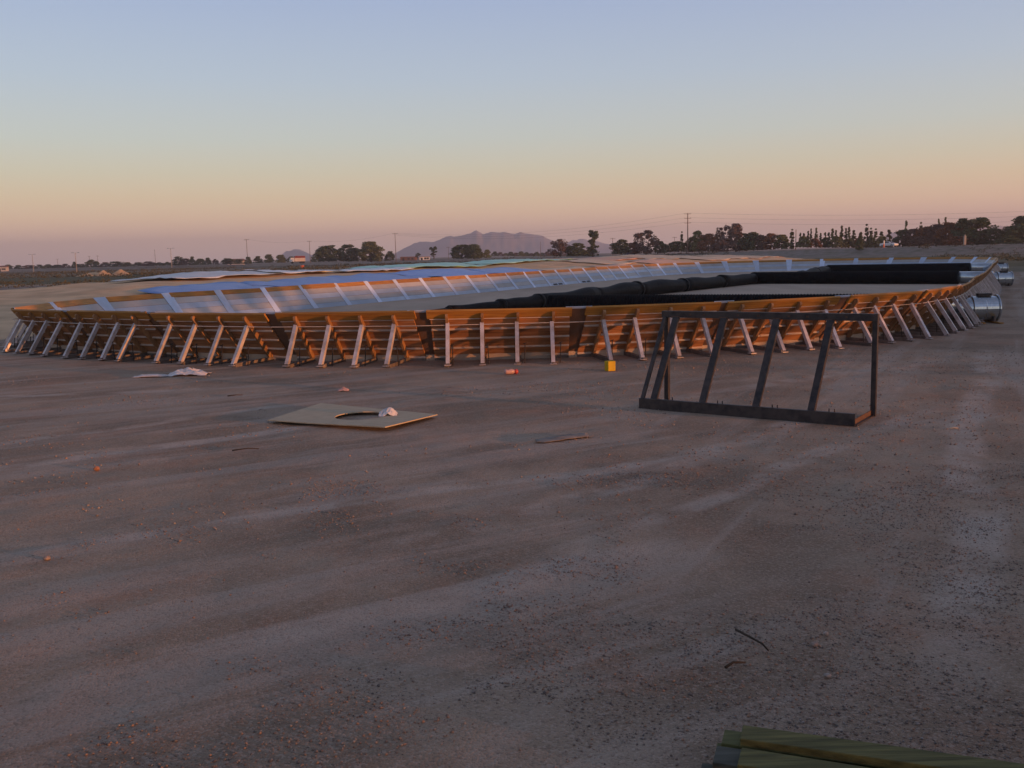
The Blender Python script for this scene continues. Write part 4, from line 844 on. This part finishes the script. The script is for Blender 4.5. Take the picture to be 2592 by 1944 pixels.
def wire(a, b, sag, label):
    pts = [(a.x + (b.x - a.x) * t, a.y + (b.y - a.y) * t, a.z + (b.z - a.z) * t - sag * 4 * t * (1 - t)) for t in np.linspace(0, 1, 24)]
    tag(MB().tube(pts, .016, 4).build('power_line', M_ROD, None), label, 'wire', 'power lines')
for k, dz in enumerate((-.1, -1.6, -3.1)):
    wire(pt + Vector((.8, 0, dz)), Vector((215, 285, pt.z + dz - 1.5)), 2.2, 'power line running right from the tall pole, %s from top' % ORD[k])
    wire(pt + Vector((-.8, 0, dz)), pl1 + Vector((.8, 0, dz * .3)), 3.2, 'power line running left from the tall pole, %s from top' % ORD[k])
wire(pl1 + Vector((-.8, 0, -.1)), pl2 + Vector((.8, 0, -.1)), 1.5, 'power line between the two slim poles beside three trees'); wire(pl2 + Vector((-.8, 0, -.1)), pl3 + Vector((.8, 0, -.1)), 1.2, 'power line between the two poles beside the truck')
tag(MB().box((dirx(2440, 244), 244, 2.9), (.5, .5, 3.2)).tube([(dirx(2440, 244), 244, 4.5), (dirx(2440, 244), 244, 4.9)], [.2, .05], 8).build('road_post', M_PALEPOST), 'pale concrete post in front of the large dark tree', 'post')
mk = empty('marker_post', (dirx(2237, 238), 238, 2.1)); tag(mk, 'orange and white marker post beside the white car', 'post')
MB().tube([(0, 0, 0), (0, 0, .9)], .16, 8).build('lower_band', M_ORANGE, mk); MB().tube([(0, 0, .9), (0, 0, 1.7)], .16, 8).build('upper_band', M_WHITE, mk)
dr = empty('orange_drum', (dirx(778, 300), 300, 0)); tag(dr, 'orange drum standing alone in the left field', 'drum')
MB().tube([(-.55, 0, .5), (-.5, 0, .5), (.5, 0, .5), (.55, 0, .5)], [.42, .5, .5, .42], 16).build('drum_body', M_ORANGE, dr, False); MB().tube([(-.05, 0, .5), (.05, 0, .5)], .53, 16).build('rib', M_ORANGE, dr)
for k, (px, py, m_, lb) in enumerate(((1970, 657, M_WHITEP, 'white bag on grass beyond the far end wall'), (2006, 647, M_WHITEP, 'small white bag on grass, nearer the road'), (2022, 647, M_REDP, 'reddish rag beside the small white bag'), (1325, 657, M_WHITEP, 'white scrap on the field below the mountain'), (2254, 642, M_WHITEP, 'white bag on the verge below the white car'))):
    hor = 645 - (px - 1296) * .02514; D = 2.3 * 2400 / (py - hor) * .93; crumple('litter_bag', (dirx(px, D), D, .1), (.9, .5, .5), m_, 130 + k, n=12, label=lb)

# ------------------------------------------------------------------ mountains
def ridge(name, D, pts, depth, label, seed):
    xs_ = [p[0] for p in pts]; n = 150; pxs = np.linspace(xs_[0], xs_[-1], n); top = np.interp(pxs, xs_, [p[1] for p in pts]); hor = 645 - (pxs - 1296) * .02514
    H = np.maximum((hor - top) * D / 2400 + 2.6, 0) * (1 + .16 * (fbm(pxs * .06, pxs * 0 + seed, 3, seed) - .5)); X = (pxs - 1296) / 2400 * D; nv = 40; co = []
    for k in range(nv):
        t = k / (nv - 1); e = 1 - abs(2 * t - 1); e = e * e * (3 - 2 * e) * .5 + e * .5
        spur = 1 + .9 * (fbm(X * 10 / D * 4, np.full(n, t * 2.5), 4, seed) - .5) * (1 - e) * 2
        co.append(np.stack([X * (1 + (t - .5) * depth / D), np.full(n, D + (t - .5) * depth) + 90 * (fbm(X * .004, np.full(n, t * 3), 2, seed + 2) - .5), H * e * np.clip(spur, .3, 1.6) - 3], -1))
    o = link(name, quad_grid(name, np.array(co).reshape(-1, 3), n, nv, M_MOUNT)); return tag(o, label, kind='structure')
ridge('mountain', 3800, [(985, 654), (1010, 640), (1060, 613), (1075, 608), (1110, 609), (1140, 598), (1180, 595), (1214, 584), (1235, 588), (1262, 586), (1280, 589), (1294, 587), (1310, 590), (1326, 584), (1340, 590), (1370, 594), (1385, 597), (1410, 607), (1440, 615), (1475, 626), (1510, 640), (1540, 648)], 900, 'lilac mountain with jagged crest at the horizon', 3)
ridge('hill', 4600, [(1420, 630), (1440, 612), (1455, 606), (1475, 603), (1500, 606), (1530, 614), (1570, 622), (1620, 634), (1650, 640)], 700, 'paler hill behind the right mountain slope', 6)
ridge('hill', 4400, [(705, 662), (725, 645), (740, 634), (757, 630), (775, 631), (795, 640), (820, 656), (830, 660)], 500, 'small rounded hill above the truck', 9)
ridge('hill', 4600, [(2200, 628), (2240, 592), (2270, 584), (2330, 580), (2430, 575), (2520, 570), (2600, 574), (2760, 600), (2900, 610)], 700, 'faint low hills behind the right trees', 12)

# ------------------------------------------------------------------ air
hz = MB(); hz.box((0, 2400, 64), (10600, 5900, 134)); ho = hz.build('haze', None)
ho.data.materials.clear(); hm = bpy.data.materials.new('haze_air'); hm.use_nodes = True; hn = hm.node_tree; hn.nodes.clear()
ho_ = hn.nodes.new('ShaderNodeOutputMaterial'); pv = hn.nodes.new('ShaderNodeVolumePrincipled'); pv.inputs['Color'].default_value = (.95, .92, .98, 1); pv.inputs['Density'].default_value = .00029; pv.inputs['Anisotropy'].default_value = .3
hn.links.new(pv.outputs[0], ho_.inputs['Volume']); ho.data.materials.append(hm); tag(ho, 'thin evening haze over the plain', kind='stuff')
